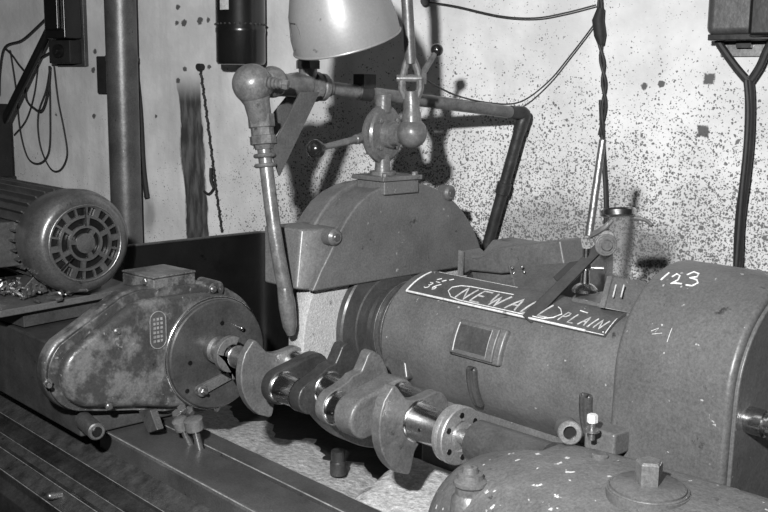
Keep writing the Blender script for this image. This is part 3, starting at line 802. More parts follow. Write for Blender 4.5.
GL = {
 'N': [[(0, 0), (.08, 1), (.78, 0), (.92, 1)]],
 'E': [[(.85, 1), (.12, 1), (0, 0), (.8, 0)], [(.06, .52), (.65, .52)]],
 'W': [[(0, 1), (.28, 0), (.55, .8), (.75, 0), (1.1, 1)]],
 'A': [[(0, 0), (.55, 1), (.85, 0)], [(.25, .4), (.72, .4)]],
 'L': [[(.12, 1), (0, 0), (.75, 0)]],
 'P': [[(0, 0), (.12, 1), (.6, .95), (.68, .7), (.5, .5), (.08, .48)]],
 'I': [[(0, 0), (.12, 1)], [(-.1, 0), (.14, 0)]],
 '3': [[(0, .9), (.35, 1), (.6, .85), (.5, .6), (.25, .52), (.6, .42), (.62, .15), (.3, 0), (0, .1)]],
 '6': [[(.6, 1), (.15, .6), (0, .25), (.25, 0), (.55, .15), (.5, .42), (.1, .35)]],
 '1': [[(0, .8), (.25, 1), (.15, 0)]],
 '2': [[(0, .75), (.2, 1), (.55, .9), (.5, .6), (0, .03), (.2, .08), (.75, .02)]],
}
def text(par, name, s_, x0, cw, gap, abase, h, r, wid, slant=0.0, m='white'):
    pls = []; x = x0
    for ch in s_:
        w_ = cw * (1.25 if ch == 'W' else (.3 if ch == 'I' else 1))
        for pl_ in GL[ch]: pls.append([(x + px_ * cw + slant * py_ * cw, abase - py_ * h) for px_, py_ in pl_])
        x += w_ + gap
    return strokes(par, name, pls, r, wid, m)
text(npo, 'chalk_lettering', 'NEWALL', -1.460, .032, .0120, 36.5, 14, PR, .0020, .30, 'chalk_grey')
text(npo, 'chalk_lettering', 'PLAIN', -1.182, .0165, .0075, 36.5, 9.5, PR, .0015, .45, 'chalk_grey')
text(npo, 'chalk_lettering', '36', -1.565, .017, .006, 33, 8, PR, .0012, .3)
strokes(npo, 'chalk_mark', [[(-1.553, 20), (-1.545, 17)], [(-1.535, 21), (-1.528, 18)], [(-1.522, 17), (-1.515, 14)], [(-1.153, 22), (-1.133, 23)], [(-1.548, 23), (-1.535, 23.5)]], PR, .0013)
strokes(npo, 'chalk_outline', [[(-1.450, 20), (-1.475, 21.5), (-1.492, 26), (-1.492, 31), (-1.472, 36.5), (-1.445, 38), (-1.215, 38), (-1.195, 35), (-1.183, 30), (-1.195, 25), (-1.205, 23)], [(-1.45, 20), (-1.38, 19.5), (-1.33, 19)]], PR, .0012)
for x, a in ((-1.592, 8), (-1.072, 38)):
    b = MB(); p = bp_(x, a, PR - .001); n_ = bp_(x, a, PR + .003) - p; b.cyl(p, p + n_, .004, cham=.001); obj('plate_rivet', b, 'steel_dull', npo)
# sight window on barrel side
b = patch_on(-1.415, -1.275, 54, 83, BR - .01, BR + .012, 8); wf = obj('window_frame', b, 'paint', t, bevel=.006, segs=3)
obj('window_bezel', patch_on(-1.408, -1.290, 56, 81, BR + .01, BR + .018, 8), 'paint', wf, bevel=.003)
obj('window_pane', patch_on(-1.394, -1.308, 59, 77.5, BR + .016, BR + .0188, 6), 'paint_dark', wf)
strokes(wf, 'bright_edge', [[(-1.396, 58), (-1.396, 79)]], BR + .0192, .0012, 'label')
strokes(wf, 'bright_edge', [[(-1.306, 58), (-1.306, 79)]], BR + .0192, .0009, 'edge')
# cast ribs (feet of the pads) low on the barrel
for x, a in ((-1.353, 96), (-1.065, 92)):
    b = patch_on(x - .014, x + .014, a - 7, a + 30, BR - .01, BR + .010, 10, nx=4); obj('cast_rib', b, 'paint_dark', t, bevel=.009, segs=4)
b = MB(); p = at(350 + 133 / 3.07, 360 + 40 / 3.07, Y=1.50)
b.prism([V((-1.615, 1.515, 1.12)), V((-1.56, 1.505, 1.10)), V((-1.545, 1.50, 1.06)), V((-1.60, 1.49, 1.03)), V((-1.62, 1.49, 1.08))], (0, 0, 0), (0, .05, 0))
obj('corner_boss', b, 'paint_dark', t, bevel=.008, segs=3)

# ------------------------------------------------------------------ wheelhead rear housing and fittings
t = thing('wheelhead_casting', 'grey wheelhead casting standing behind the spindle barrel', 'machine casting', (-1.4, 1.95, .74))
zt = at(500, 243, Y=1.87).z
b = MB(); b.prism([(0, 1.82, .742), (0, 1.82, zt - .06), (0, 1.90, zt), (0, 1.98, zt), (0, 1.98, .742)], (-1.66, 0, 0), (-1.34, 0, 0)); obj('casting_body', b, 'paint', t, bevel=.012, segs=3)
p = at(462, 262, Y=1.76)
b = MB(); b.prism([at(x_, y_, Y=1.8) for x_, y_ in ((459, 250), (466, 257), (476, 259), (484, 255), (500, 247), (560, 240), (565, 268), (500, 274), (470, 271), (458, 277))], (0, 0, 0), (0, .08, 0)); obj('casting_arm', b, 'paint', t, bevel=.006)
b = MB(); b.prism([at(459, 250, Y=1.792), at(463, 251, Y=1.792), at(462, 276, Y=1.772), at(458, 277, Y=1.772)], (0, -.002, 0), (0, .004, 0)); obj('worn_edge', b, 'forged', t)
# riveted sheet
t = thing('riveted_sheet', 'bent grey sheet with rivets behind the name plate', 'metal sheet', (-1.3, 1.74, 1.27))
sh_ = [at(508, 266, Y=1.72), at(578, 262, Y=1.76), at(600, 303, Y=1.70), at(516, 288, Y=1.67)]
b = MB(); b.prism(sh_, (0, 0, -.004), (0, 0, 0)); obj('sheet', b, 'plate', t, bevel=.001)
b = MB(); b.tube([at(509, 266, Y=1.72), at(515, 287, Y=1.67)], .002, 6); obj('bright_edge', b, 'forged', t)
for (px, py) in ((512, 268), (514, 273), (522, 267), (524, 272)):
    p = at(px, py, Y=1.705); b = MB(); b.sphere(p, .0035, 12); obj('rivet', b, 'steel', t)

t = thing('lubricator', 'glass bodied oil lubricator with round cap behind the barrel', 'lubricator', (-1.1, 1.66, 1.27))
lb = at(585, 283, Y=1.66)
b = MB(); b.box(-1.20, -1.02, 1.62, 1.76, 1.262, 1.288); obj('mount_block', b, 'paint', t, bevel=.006)
b = MB(); b.cyl((-1.105, 1.64, 1.288), (-1.105, 1.64, 1.292), .03); obj('oil_port', b, 'black', t)
b = MB(); b.lathe([(0, 0), (0, .026), (.006, .026), (.014, .018), (.018, .010), (.045, .008), (.05, .012), (.062, .012), (.064, .008), (.09, .008), (.09, 0)], V((lb.x, lb.y, 1.296)), (0, 0, 1), 28); obj('needle_valve', b, 'steel', t)
b = MB(); b.cyl((lb.x - .025, lb.y - .02, 1.346), (lb.x + .03, lb.y + .02, 1.346), .004); obj('valve_tee', b, 'steel_dull', t)
gc = at(618, 270, Y=1.72)
b = MB(); b.cyl((gc.x, gc.y, 1.27), (gc.x, gc.y, gc.z + .115), .026, 28, None, .002); obj('glass_jar', b, 'glass', t)
gt = at(618, 213, Y=1.72)
b = MB(); b.lathe([(-.008, 0), (-.008, .030), (-.004, .036), (.006, .037), (.010, .034), (.012, 0)], gt, V((-.15, .1, 1)), 36); obj('jar_cap', b, 'steel', t)
b = MB(); b.tube([gt + V((.02, .015, -.008)), gt + V((.045, .03, -.012)), gt + V((.062, .03, -.022))], .004, 8, 3); obj('cap_latch', b, 'pipe', t)
hc = at(606, 245, Y=1.68)
b = MB(); b.lathe([(-.012, 0), (-.012, .020), (.0, .022), (.004, .017), (.004, .012), (.01, .010), (.01, 0)], hc, V((.75, -.6, 0)), 28); b.torus(hc, V((.75, -.6, 0)), .020, .003, 28); obj('sight_ring', b, 'forged', t)
b = MB(); b.tube([at(590, 236, Y=1.70), at(604, 228, Y=1.70), at(612, 220, Y=1.71)], .006, 8, 3); obj('oil_tube', b, 'pipe', t)

l0 = at(527, 320, Y=1.55); l1 = at(611, 236, Y=1.70)
t = thing('lever_bar', 'dark flat lever bar slanting across the name plate', 'lever', l0)
b = MB(); d = (l1 - l0).normalized(); sd = d.cross(((CAM - l0).normalized() * .75 + V((0, 0, 1)) + V((.3, .3, 0))).normalized()).normalized(); up_ = sd.cross(d)
b.prism([l0 + sd * .013, l0 - sd * .013, l1 - sd * .010, l1 + sd * .010], up_ * -.005, up_ * .005); obj('bar', b, 'black_matte', t, bevel=.0015)
b = MB(); b.prism([l0 + d * .10 - sd * .012, l0 + d * .10 - sd * .024, l0 + d * .145 - sd * .022, l0 + d * .16 - sd * .010], up_ * -.004, up_ * .004); obj('bar_latch', b, 'black', t)
b = MB(); b.cyl(l1 + d * -.01 - up_ * .01, l1 + d * -.01 + up_ * .012, .016, cham=.002); obj('pivot', b, 'forged', t)
r0 = at(589, 236, Y=1.70); r1 = at(603, 139, Y=1.72)
b = MB(); b.cyl(r0, r1, .0085, 18, .0075, .002); ro = obj('polished_rod', b, 'steel_dull'); tag(ro, 'thin polished steel rod leaning upright behind the barrel', 'rod')

# vented terminal box between barrel and belt cover
t = thing('vented_cover', 'small slotted grey cover with pale edge beside the belt cover', 'cover', (-1.05, 1.66, 1.26))
qa = [at(603, 308, Y=1.60), at(612, 276, Y=1.64), at(645, 281, Y=1.72), at(640, 315, Y=1.62)]
b = MB(); b.prism(qa, (0, 0, 0), (.0, .03, -.01)); vb = obj('cover_plate', b, 'paint', t, bevel=.002)
b = MB(); b.prism([at(600, 307, Y=1.6), at(608, 276, Y=1.64), at(613, 276, Y=1.64), at(605, 308, Y=1.6)], (0, -.003, 0), (0, .006, 0)); obj('pale_edge', b, 'forged', t)
for px in (616, 624):
    b = MB(); b.tube([at(px, 285, Y=1.632), at(px - 3, 297, Y=1.608)], .0016, 6); obj('pale_mark', b, 'label', vb)

# ------------------------------------------------------------------ belt cover (drum)
t = thing('belt_cover', 'large rounded belt cover chalked with the figures 1 2 3', 'belt cover', (-.8, 1.64, .74))
DY, DZ, DR = 1.602, 1.213, .187
def dp_outline(e):
    r_ = DR + e
    pts = [(1.409 - e, .76), (1.411 - e, 1.08), (1.413 - e, 1.16)]
    pts += arc(DY, DZ, r_, 180, 92, 24)
    pts += arc(DY, DZ, r_, 88, 0, 24) + [(DY + r_, .76)]
    return pts
b = MB(); b.yz(dp_outline(0), -.953, -.735); csh = obj('cover_shell', b, 'cover', t, bevel=.010, segs=4)
b = MB(); b.yz(dp_outline(-.012), -.738, -.729); obj('end_plate', b, 'cover', t, bevel=.003)
hb = at(766, 424, X=-.70)
b = MB(); b.lathe([(-.03, 0), (-.03, .022), (.0, .022), (.002, .018), (.008, .018), (.010, .024), (.035, .024), (.038, .018), (.038, 0)], hb, X1, 32); obj('shaft_end', b, 'steel', t)
BYs, BZs = BY, BZ
BY, BZ = DY, DZ
def on_drum(px, py):
    d = FW + RT * (px - 384) / FPX - UP * (py - 256) / FPX
    A = d.y ** 2 + d.z ** 2; oy, oz = -DY, CAM.z - DZ
    B_ = 2 * (oy * d.y + oz * d.z); C_ = oy * oy + oz * oz - DR * DR
    q = CAM + d * ((-B_ - math.sqrt(max(0, B_ * B_ - 4 * A * C_))) / (2 * A))
    return (q.x, math.degrees(math.atan2(DY - q.y, q.z - DZ)))
for ln in ([(661, 280), (669, 273)], [(672, 277), (677, 274), (680, 276), (678, 280), (671, 284), (674, 283), (682, 284)], [(687, 275), (694, 272), (699, 274), (697, 277), (690, 278), (697, 280), (698, 283), (692, 286), (686, 285)]):
    strokes(csh, 'chalk_figure', [[on_drum(*p_) for p_ in ln]], DR + .0002, .0016)
strokes(csh, 'chalk_scribble', [[on_drum(*p_) for p_ in ((651, 331), (659, 328), (655, 332), (652, 334), (662, 333))]], DR - .0004, .0007, 'label')
strokes(csh, 'chalk_scribble', [[on_drum(*p_) for p_ in ((667, 342), (672, 328))]], DR - .0004, .0007, 'label')
BY, BZ = BYs, BZs

# ------------------------------------------------------------------ tailstock
t = thing('tailstock', 'pale chipped rounded tailstock casting with plugs, in the foreground', 'tailstock', (-.9, 1.2, .88))
b = MB()
# lofted body along X : sections are superellipse domes
secs = [(-1.20, -.01, .03, .95), (-1.19, .03, .055, 1.0), (-1.165, .07, .07, 1.04), (-1.13, .10, .08, 1.062), (-1.07, .13, .085, 1.088), (-.98, .165, .085, 1.104), (-.85, .18, .085, 1.112), (-.6, .19, .085, 1.118), (-.3, .19, .085, 1.118)]
rings = []
for (x, hw_f, hw_b, zt_) in secs:
    cy = 1.335; row = []
    n_ = 28
    for k_ in range(n_ + 1):
        a = PI * k_ / n_
        cs, sn = math.cos(a), math.sin(a)
        hw = hw_b if cs > 0 else hw_f + .09
        y = cy + hw * (abs(cs) ** .75) * (1 if cs > 0 else -1)
        z = .881 + (zt_ - .881) * (abs(sn) ** .62)
        row.append(b.bm.verts.new((x, y, z)))
    rings.append(row)
for i in range(len(rings) - 1):
    for k_ in range(28): b.face([rings[i][k_], rings[i][k_ + 1], rings[i + 1][k_ + 1], rings[i + 1][k_]])
b.face(rings[0]); b.face(rings[-1][::-1])
for i in range(len(rings) - 1): b.face([rings[i][0], rings[i + 1][0], rings[i + 1][-1], rings[i][-1]])
to = obj('tailstock_body', b, 'paint_tail', t, ang=80)
ss = to.modifiers.new('s', 'SUBSURF'); ss.levels = 1; ss.render_levels = 2
b = MB(); b.lathe([(0, 0), (0, .038), (.004, .041), (.17, .043), (.17, 0)], (-1.175, CY, CZ), X1, 48); obj('quill_sleeve', b, 'paint_dark', t)
b = MB(); b.lathe([(0, 0), (0, .014), (.02, .018), (.03, .026), (.04, .026), (.04, 0)], (-1.213, CY, CZ), X1, 32); obj('dead_centre', b, 'steel', t)
# filler cap
fc = at(648, 492, Z=1.110)
b = MB(); b.lathe([(-.01, 0), (-.01, .062), (.004, .062), (.007, .056), (.010, .056), (.014, .050), (.016, 0)], fc, (0, 0, 1), 56); cap = obj('filler_cap', b, 'paint', t)
b = MB(); b.lathe([(.014, 0), (.014, .021), (.046, .021), (.050, .017), (.050, 0)], fc, (0, 0, 1), 5); obj('cap_square', b, 'forged', cap, ang=20)
b = MB(); b.torus(fc + V((0, 0, .006)), (0, 0, 1), .0585, .0022, 56); obj('cap_rim', b, 'forged', cap)
# oil plug at front left
pg = at(470, 486, Y=1.16)
b = MB(); b.lathe([(-.06, 0), (-.06, .034), (-.02, .030), (-.012, .024), (.0, .024), (.004, .028), (.010, .028), (.014, .022), (.022, .021), (.024, .014), (.034, .012), (.036, .006), (.036, 0)], pg, (0, 0, 1), 32); obj('oil_plug', b, 'forged', t)
# clamp lug with bore
lc = at(570, 433, X=-.985)
b = MB(); b.cyl(lc - V((.012, -.03, 0)), lc + V((.03, -.03, 0)) * .0 + V((.012, -.008, 0)), .010)
b = MB(); lx = V((.66, -.72, .2)).normalized()
b.lathe([(-.06, 0), (-.06, .021), (-.002, .021), (.0, .019), (.0, .0115), (-.012, .011), (-.012, 0)], lc, lx, 28); lg = obj('clamp_lug', b, 'forged', t)
b = MB(); b.cyl(lc - lx * .014, lc - lx * .008, .0112, 20); obj('lug_bore', b, 'black', lg)
b = MB(); b.box(lc.x + .012, lc.x + .075, lc.y + .022, lc.y + .07, lc.z - .03, lc.z + .012); obj('lug_block', b, 'paint', t, bevel=.006)
bt = at(592, 428, X=-.94)
b = MB(); b.cyl(bt + V((0, 0, -.02)), bt + V((0, 0, .012)), .0055); b.cyl(bt + V((0, 0, -.006)), bt + V((0, 0, -.002)), .013); obj('clamp_stud', b, 'steel_dull', lg)
b = MB(); b.nut(bt + V((0, 0, .010)), (0, 0, 1), .009, .014); obj('stud_nut', b, 'white', lg, label='bright square nut')
for px, py in ((733, 492), (600, 455)):
    p = at(px, py, Z=1.112)
    b = MB(); b.lathe([(-.01, 0), (-.01, .014), (.0, .014), (.003, .010), (.003, 0)], p, (0, 0, 1), 20); obj('oil_nipple', b, 'forged', t)

# ------------------------------------------------------------------ clamp studs on the table and bracket
t = thing('clamp_bolts', 'pair of knurled clamp bolts standing on the work table', 'clamp', at(193, 440, Z=.88))
for (a_, c_, r_) in (((200, 449), (194, 424), .022), ((190, 444), (181, 424), .018)):
    p = at(a_[0], a_[1], Z=.88); q = at(c_[0], c_[1], X=p.x)
    b = MB(); b.cyl(p, p + (q - p) * 1.0, .0085); obj('stud', b, 'steel_dull', t)
    dq = (q - p).normalized()
    b = MB(); b.lathe([(-.012, 0), (-.012, r_), (.012, r_), (.014, r_ * .8), (.016, r_ * .5), (.016, 0)], q, dq, 24); hn = obj('clamp_nut', b, 'forged', t)
for (px, py) in ((178, 416), (190, 413), (183, 411)):
    p = at(px, py, X=-1.965); b = MB(); b.nut(p, V((.3, -.5, .8)), .012, .014); obj('small_nut', b, 'steel_dull', t)
t = thing('headstock_bracket', 'small cast bracket between the headstock and the table', 'bracket', at(150, 435, Z=.88))
b = MB(); b.prism([at(138, 411, Y=1.13), at(150, 410, Y=1.13), at(157, 430, Y=1.12), at(148, 433, Y=1.12)], (0, 0, 0), (0, .02, 0)); obj('bracket_arm', b, 'steel_dull', t, bevel=.003)

# pedestal below wheel and sloping apron
t = thing('wheel_apron', 'pale residue coated apron casting below the crankshaft', 'apron', (-1.4, 1.41, .76))
b = MB()
rows = []
for j in range(11):
    y = 1.286 + j * .0255
    row = []
    for i in range(32):
        x = -1.66 + i * .028
        e = min(1, max(0, (x + 1.545 + .35 * (y - 1.29)) / .07)); e = math.sin(e * PI / 2) ** .7
        row.append(b.bm.verts.new((x, y, .745 + .108 * e + .0025 * rnd.random() + .012 * math.sin((y - 1.28) * 8) * e)))
    rows.append(row)
for j in range(10):
    for i in range(31): b.face([rows[j][i], rows[j][i + 1], rows[j + 1][i + 1], rows[j + 1][i]])
obj('apron_surface', b, 'residue', t, ang=80)
b = MB(); pp = at(338, 466, Y=1.5)
b.lathe([(0, 0), (0, .020), (.03, .020), (.034, .017), (.06, .017), (.06, 0)], V((pp.x, pp.y, pp.z - .02)), (0, 0, 1), 28); pd = obj('drain_stub', b, 'forged_dark'); tag(pd, 'short round drain stub beneath the grinding wheel', 'pipe stub')

# ------------------------------------------------------------------ things on the wall
def wbox(b, lx0, lx1, o0, o1, z0, z1):
    pts = [wp(lx0, o0, 0), wp(lx1, o0, 0), wp(lx1, o1, 0), wp(lx0, o1, 0)]
    b.prism(pts, (0, 0, z0), (0, 0, z1)); return b
# vertical duct
a = wall_px(120, 0, .10); c_ = wall_px(127, 230, .10)
t = thing('vertical_duct', 'tall round metal duct standing against the wall behind the motor', 'duct', (c_.x, c_.y, 0))
ptop = a + (a - c_) * .8; pbot = c_ + (c_ - a) * (c_.z / (a.z - c_.z))
b = MB(); b.tube([pbot, c_, a, ptop], .055, 36); obj('duct_tube', b, 'duct', t)
b = MB(); dd = (a - c_).normalized(); m_ = c_ + (a - c_) * .74; b.cyl(m_, m_ + dd * .02, .057); obj('duct_seam', b, 'duct', t)
x, z = wall_loc(103, 75)
b = MB(); wbox(b, x - .002, x + .055, .0, .03, z - .068, z + .068); jb = obj('junction_box', b, 'black_matte', bevel=.004); tag(jb, 'small black box fixed to the wall beside the duct', 'junction box')
# rope beside duct; the dark strip also stands in for shadow
pts = [wall_px(135, 62, .02), wall_px(140, 110, .02), wall_px(143, 165, .02), wall_px(147, 198, .02)]
b = MB(); b.tube(pts, .010, 8, 5); o = obj('rope_and_shadow', b, 'black_matte'); tag(o, 'dark strip of frayed rope and modelled shadow just right of the duct', 'rope')
# chain
pts = [wall_px(200, 67, .015), wall_px(206, 110, .015), wall_px(213, 165, .015), wall_px(216, 190, .015), wall_px(222, 232, .015)]
P = spline([V(p) for p in pts], 9)
t = thing('hanging_chain', 'thin dark chain hanging down the wall beside the rusty streak', 'chain', P[-1])
b = MB()
for i in range(len(P) - 1):
    b.tube([P[i] + WD * .004 * (1 if i % 2 else -1), (P[i] + P[i + 1]) / 2, P[i + 1]], .0045, 6)
b.cyl(P[0] - WN * .012, P[0] + WN * .01, .012, 12)
obj('chain_links', b, 'black_matte', t)
b = MB(); q = wall_px(214, 188, .02)
b.tube([q, wall_px(209, 194, .02), wall_px(204, 191, .02)], .004, 6, 3); b.tube([q, wall_px(211, 180, .02), wall_px(211, 168, .02)], .006, 6, 3); obj('knotted_rag', b, 'black_matte', t)

# dark riveted cylinder
c0_ = wall_px(241, 62, .10); R_ = 24.5 * (c0_ - CAM).dot(FW) / FPX
t = thing('hanging_cylinder', 'dark glossy riveted cylinder hanging on the wall above the pipe joint', 'canister', c0_)
zv = V((0, 0, 1))
b = MB(); b.lathe([(-.008, 0), (-.008, R_ * .93), (0, R_), (.09, R_), (.094, R_ * 1.02), (.104, R_ * 1.02), (.108, R_), (.75, R_), (.75, 0)], c0_, zv, 56); cy_ = obj('cylinder_shell', b, 'black', t)
b = MB()
for i in range(30):
    a = i * 2 * PI / 30; b.sphere(c0_ + V((math.cos(a) * R_ * 1.02, math.sin(a) * R_ * 1.02, .118)), .0035, 8)
obj('rivet_row', b, 'paint_dark', cy_)
d_ = (CAM - c0_); d_.z = 0; d_.normalize(); base_a = math.atan2(d_.y, d_.x)
def cylpatch(c, r, a0, a1, z0, z1, t_=.0015):
    b = MB(); n_ = 8; v_ = []
    for z_ in (z0, z1): v_.append([b.bm.verts.new(c + V((math.cos(a0 + (a1 - a0) * i / n_) * (r + t_), math.sin(a0 + (a1 - a0) * i / n_) * (r + t_), z_))) for i in range(n_ + 1)])
    w_ = [[b.bm.verts.new(c + V((math.cos(a0 + (a1 - a0) * i / n_) * (r - .001), math.sin(a0 + (a1 - a0) * i / n_) * (r - .001), z_))) for i in range(n_ + 1)] for z_ in (z0, z1)]
    for i in range(n_): b.face([v_[0][i], v_[0][i + 1], v_[1][i + 1], v_[1][i]]); b.face([w_[0][i], w_[1][i], w_[1][i + 1], w_[0][i + 1]]); b.face([v_[0][i], w_[0][i], w_[0][i + 1], v_[0][i + 1]]); b.face([v_[1][i], v_[1][i + 1], w_[1][i + 1], w_[1][i]])
    for i in (0, n_): b.face([v_[0][i], v_[1][i], w_[1][i], w_[0][i]])
    return b
lb_ = obj('paper_label', cylpatch(c0_, R_, base_a - R(52), base_a - R(27), .16, .225), 'label', cy_)
b = cylpatch(c0_, R_ + .001, base_a - R(50), base_a - R(34), .192, .1935)
obj('label_line', b, 'plate', lb_)
b = cylpatch(c0_, R_ + .001, base_a - R(50), base_a - R(38), .205, .219); obj('label_line', b, 'plate', lb_)
b = MB(); wbox(b, (c0_ - W0).dot(WD) - .03, (c0_ - W0).dot(WD) + .03, 0, .045, c0_.z + .28, c0_.z + .32); obj('wall_bracket', b, 'black_matte', t)

# switch box, upper left
x0, z0 = wall_loc(52, 64); x1, _ = wall_loc(87, 64)
t = thing('switch_box', 'black electrical switch box high on the wall at left', 'switch box', wp((x0 + x1) / 2, 0, z0))
b = MB(); wbox(b, x0 + .05, x1 + .01, 0, .018, z0 - .01, z0 + .6); obj('back_board', b, 'paint_dark', t, bevel=.002)
b = MB(); wbox(b, x0 + .085, x1 + .0, .018, .10, z0 + .09, z0 + .5); obj('box_case', b, 'black', t, bevel=.006)
b = MB(); wbox(b, x0 + .105, x1 - .02, .10, .115, z0 + .12, z0 + .42); obj('box_door', b, 'black', t, bevel=.006)
b = MB(); wbox(b, x0 + .075, x1 - .005, .018, .075, z0 + .0, z0 + .085); obj('terminal_case', b, 'black_matte', t, bevel=.004)
p = wp(x1 - .06, .07, z0 + .045); b = MB(); b.lathe([(0, 0), (0, .026), (.02, .024), (.02, .012), (.03, .01), (.03, 0)], p, WN, 20); obj('rotary_knob', b, 'black', t)
# conduit from box
ca = wall_px(49, 30, .07); cb_ = wall_px(6, 117, .12)
b = MB(); b.tube([ca, cb_, cb_ + (cb_ - ca) * .1], .016, 16); o = obj('conduit', b, 'black'); tag(o, 'glossy black conduit slanting down from the switch box', 'conduit')
# dark post at far left
pp0 = wall_px(4, 104, .14); 
t = thing('starter_box', 'narrow black starter box at the left edge behind the motor', 'switch', (pp0.x, pp0.y, 1.15))
lx_ = (pp0 - W0).dot(WD)
b = MB(); wbox(b, lx_ - .12, lx_ - .018, .10, .18, 1.33, pp0.z); obj('starter_case', b, 'black_matte', t, bevel=.005)
b = MB(); wbox(b, lx_ - .10, lx_ - .008, .09, .2, 1.1, 1.345); obj('starter_base', b, 'black', t, bevel=.005)
# loose wires on the left
def wire(pxs, off, r, label, name='wire', group='loose wires hanging below the switch box', sm=6, m='wire'):
    b = MB(); b.tube([wall_px(x_, y_, off) for x_, y_ in pxs], r, 7, sm); o = obj(name, b, m); tag(o, label, 'wire', group); return o
wire([(50, 14), (38, 26), (22, 40), (5, 47), (0, 70), (-1, 95)], .03, .004, 'wire running left from the switch box to the picture edge')
wire([(5, 48), (12, 55), (20, 66), (28, 72), (38, 60), (49, 53)], .03, .004, 'thin wire sagging below the switch box conduit')
wire([(10, 50), (16, 90), (20, 130), (28, 158), (40, 163), (49, 150), (50, 110), (49, 66)], .025, .003, 'long wire loop hanging widest and furthest left')
wire([(54, 66), (58, 100), (64, 130), (67, 155), (60, 170), (50, 168), (40, 145), (38, 115), (46, 90), (50, 66)], .02, .003, 'long wire loop dropping lowest below the switch box')
wire([(26, 75), (26, 98), (34, 108), (42, 110), (48, 90), (50, 66)], .035, .004, 'short wire loop close under the switch box')
wire([(38, 65), (34, 95), (26, 120), (14, 135)], .02, .0025, 'faint wire trailing down behind the loops')

# wires right of lamp
wa = wall_px(425, 3, .03); 
b = MB(); b.tube([wall_px(427, 2, .02), wall_px(455, 6, .03), wall_px(500, 16, .03), wall_px(535, 18, .03), wall_px(565, 13, .03), wall_px(596, 5, .03)], .0022, 7, 6); o = obj('wire', b, 'wire'); tag(o, 'thin wire sagging along the top of the wall', 'wire')
b = MB(); b.tube([cb + ru * .03, at(455, 95, X=-1.78), at(490, 103, X=-1.83), at(520, 102, X=-1.80), wall_px(548, 82, .04), wall_px(570, 56, .03), wall_px(590, 30, .03), wall_px(598, 18, .03)], .0022, 7, 6); o = obj('lamp_cable', b, 'wire'); tag(o, 'thin cable curving from the lamp joint up to the twisted cable', 'cable')
b = MB(); b.cyl(wall_px(425, 1, .0), wall_px(425, 1, .035), .014, 12); o = obj('wall_hook', b, 'black_matte'); tag(o, 'small dark wall hook at the top beside the lamp arm', 'hook')
# twisted cable
t = thing('twisted_cable', 'twisted dark cable hanging down the bright wall behind the lubricator', 'cable', wall_px(606, 240, .02))
A_ = spline([wall_px(x_, y_, .03) for x_, y_ in ((600, -60), (600, 0), (600, 40), (603, 70), (604, 100), (601, 135))], 14)
for ph in (0, PI):
    b = MB(); b.tube([p + WD * .0045 * math.sin(i * .30 + ph) + WN * .0045 * math.cos(i * .30 + ph) for i, p in enumerate(A_)], .0040, 8); obj('cable_strand', b, 'wire', t)
b = MB(); b.tube([wall_px(x_, y_, .03) for x_, y_ in ((601, 8), (598, 20), (600, 35), (601, 45))], [.010, .016, .016, .008], 12); obj('taped_joint', b, 'black_matte', t)
b = MB(); b.tube([wall_px(x_, y_, .025) for x_, y_ in ((601, 100), (603, 150), (606, 200), (605, 262))], .0065, 8, 4); obj('cable_tail', b, 'wire', t)

# box, top right
xa, za = wall_loc(716, 52)
t = thing('fuse_box', 'dark rounded fuse box at the top right of the wall', 'fuse box', wp(xa + .12, 0, za))
xb0, _ = wall_loc(722, 50)
b = MB(); wbox(b, xb0, xb0 + .40, 0, .012, za - .012, za + .4); obj('back_board', b, 'duct', t, bevel=.001)
x2, z2 = wall_loc(714, 40)
outl = [(0, 0), (.0, .05), (.03, .085), (.10, .09), (.13, .06), (.13, 0)]
b = MB()
pz0 = wall_px(716, 36, .06).z
b = MB(); wbox(b, xa - .008, xa + .25, .012, .085, pz0, pz0 + .5); obj('case', b, 'paint_dark', t, bevel=.02, segs=4)
b = MB(); wbox(b, xa + .0, xa + .20, .012, .088, pz0 - .012, pz0 + .003); obj('case_flange', b, 'black', t, bevel=.002)
x3, _ = wall_loc(767, 20)
b = MB(); wbox(b, x3 - .02, x3 + .1, .012, .11, pz0 - .005, pz0 + .5); obj('case_end', b, 'black', t, bevel=.01)
p = wall_px(745, 43, .02); lx2 = (p - W0).dot(WD); b = MB(); wbox(b, lx2 - .018, lx2 + .018, .01, .035, p.z - .012, p.z + .018); obj('cable_gland', b, 'black', t)
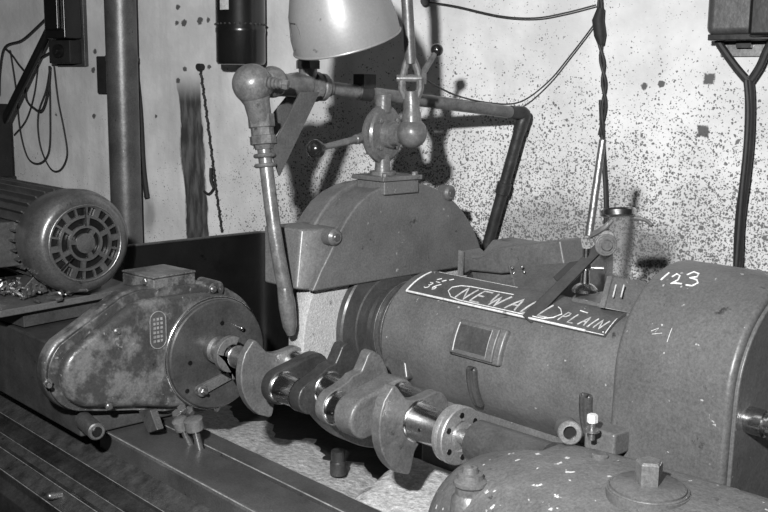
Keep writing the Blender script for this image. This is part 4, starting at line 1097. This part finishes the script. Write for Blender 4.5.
# forked cable
t = thing('forked_cable', 'thick black cable forking below the fuse box and dropping to the belt cover', 'cable', wall_px(738, 266, .03))
b = MB(); b.tube([wall_px(x_, y_, .035) for x_, y_ in ((748, 76), (750, 100), (749, 140), (745, 180), (740, 220), (738, 268), (737, 330))], .0125, 12, 5); b.tube([wall_px(x_, y_, .055) for x_, y_ in ((746, 80), (748, 110), (746, 150), (741, 200), (736, 268))], .006, 8, 5); obj('cable_trunk', b, 'wire', t)
b = MB(); b.tube([wall_px(x_, y_, .04) for x_, y_ in ((716, 38), (722, 48), (735, 66), (747, 80))], .010, 10, 5); obj('cable_branch', b, 'wire', t)
b = MB(); b.tube([wall_px(x_, y_, .04) for x_, y_ in ((780, 30), (768, 48), (760, 66), (751, 80))], .010, 10, 5); obj('cable_branch', b, 'wire', t)

# ------------------------------------------------------------------ light and camera
ld = bpy.data.lights.new('flash', 'SPOT'); ld.shadow_soft_size = 0.035; ld.energy = 400; ld.spot_size = R(96); ld.spot_blend = 1.0
lo = bpy.data.objects.new('flash_lamp', ld); C.objects.link(lo)
lo.location = CAM - RT * .28 + UP * .42
tgt = at(430, 230, Y=1.9); lo.rotation_euler = (tgt - lo.location).to_track_quat('-Z', 'Y').to_euler()
l2 = bpy.data.lights.new('overhead_fill', 'AREA'); l2.shape = 'RECTANGLE'; l2.size = 2.0; l2.size_y = 1.0; l2.energy = 5  # weak fill light added overhead, not a real fitting
lo2 = bpy.data.objects.new('overhead_fill_light', l2); C.objects.link(lo2); lo2.location = (-1.0, 0.2, 3.4); lo2.rotation_euler = (R(25), 0, 0)
wd = bpy.data.worlds.new('world'); bpy.context.scene.world = wd; wd.use_nodes = True
wd.node_tree.nodes['Background'].inputs[0].default_value = (.5, .5, .5, 1); wd.node_tree.nodes['Background'].inputs[1].default_value = 0.05

cd = bpy.data.cameras.new('camera'); co = bpy.data.objects.new('camera', cd); C.objects.link(co)
cd.sensor_width = 36; cd.sensor_fit = 'HORIZONTAL'; cd.lens = FPX / 768 * 36; cd.clip_start = .05
mw = Matrix((RT, UP, -FW)).transposed().to_4x4(); mw.translation = CAM; co.matrix_world = mw
sc = bpy.context.scene; sc.camera = co
sc.view_settings.view_transform = 'Standard'; sc.view_settings.look = 'None'; sc.view_settings.exposure = 0; sc.view_settings.gamma = 1; sc.view_settings.use_curve_mapping = False
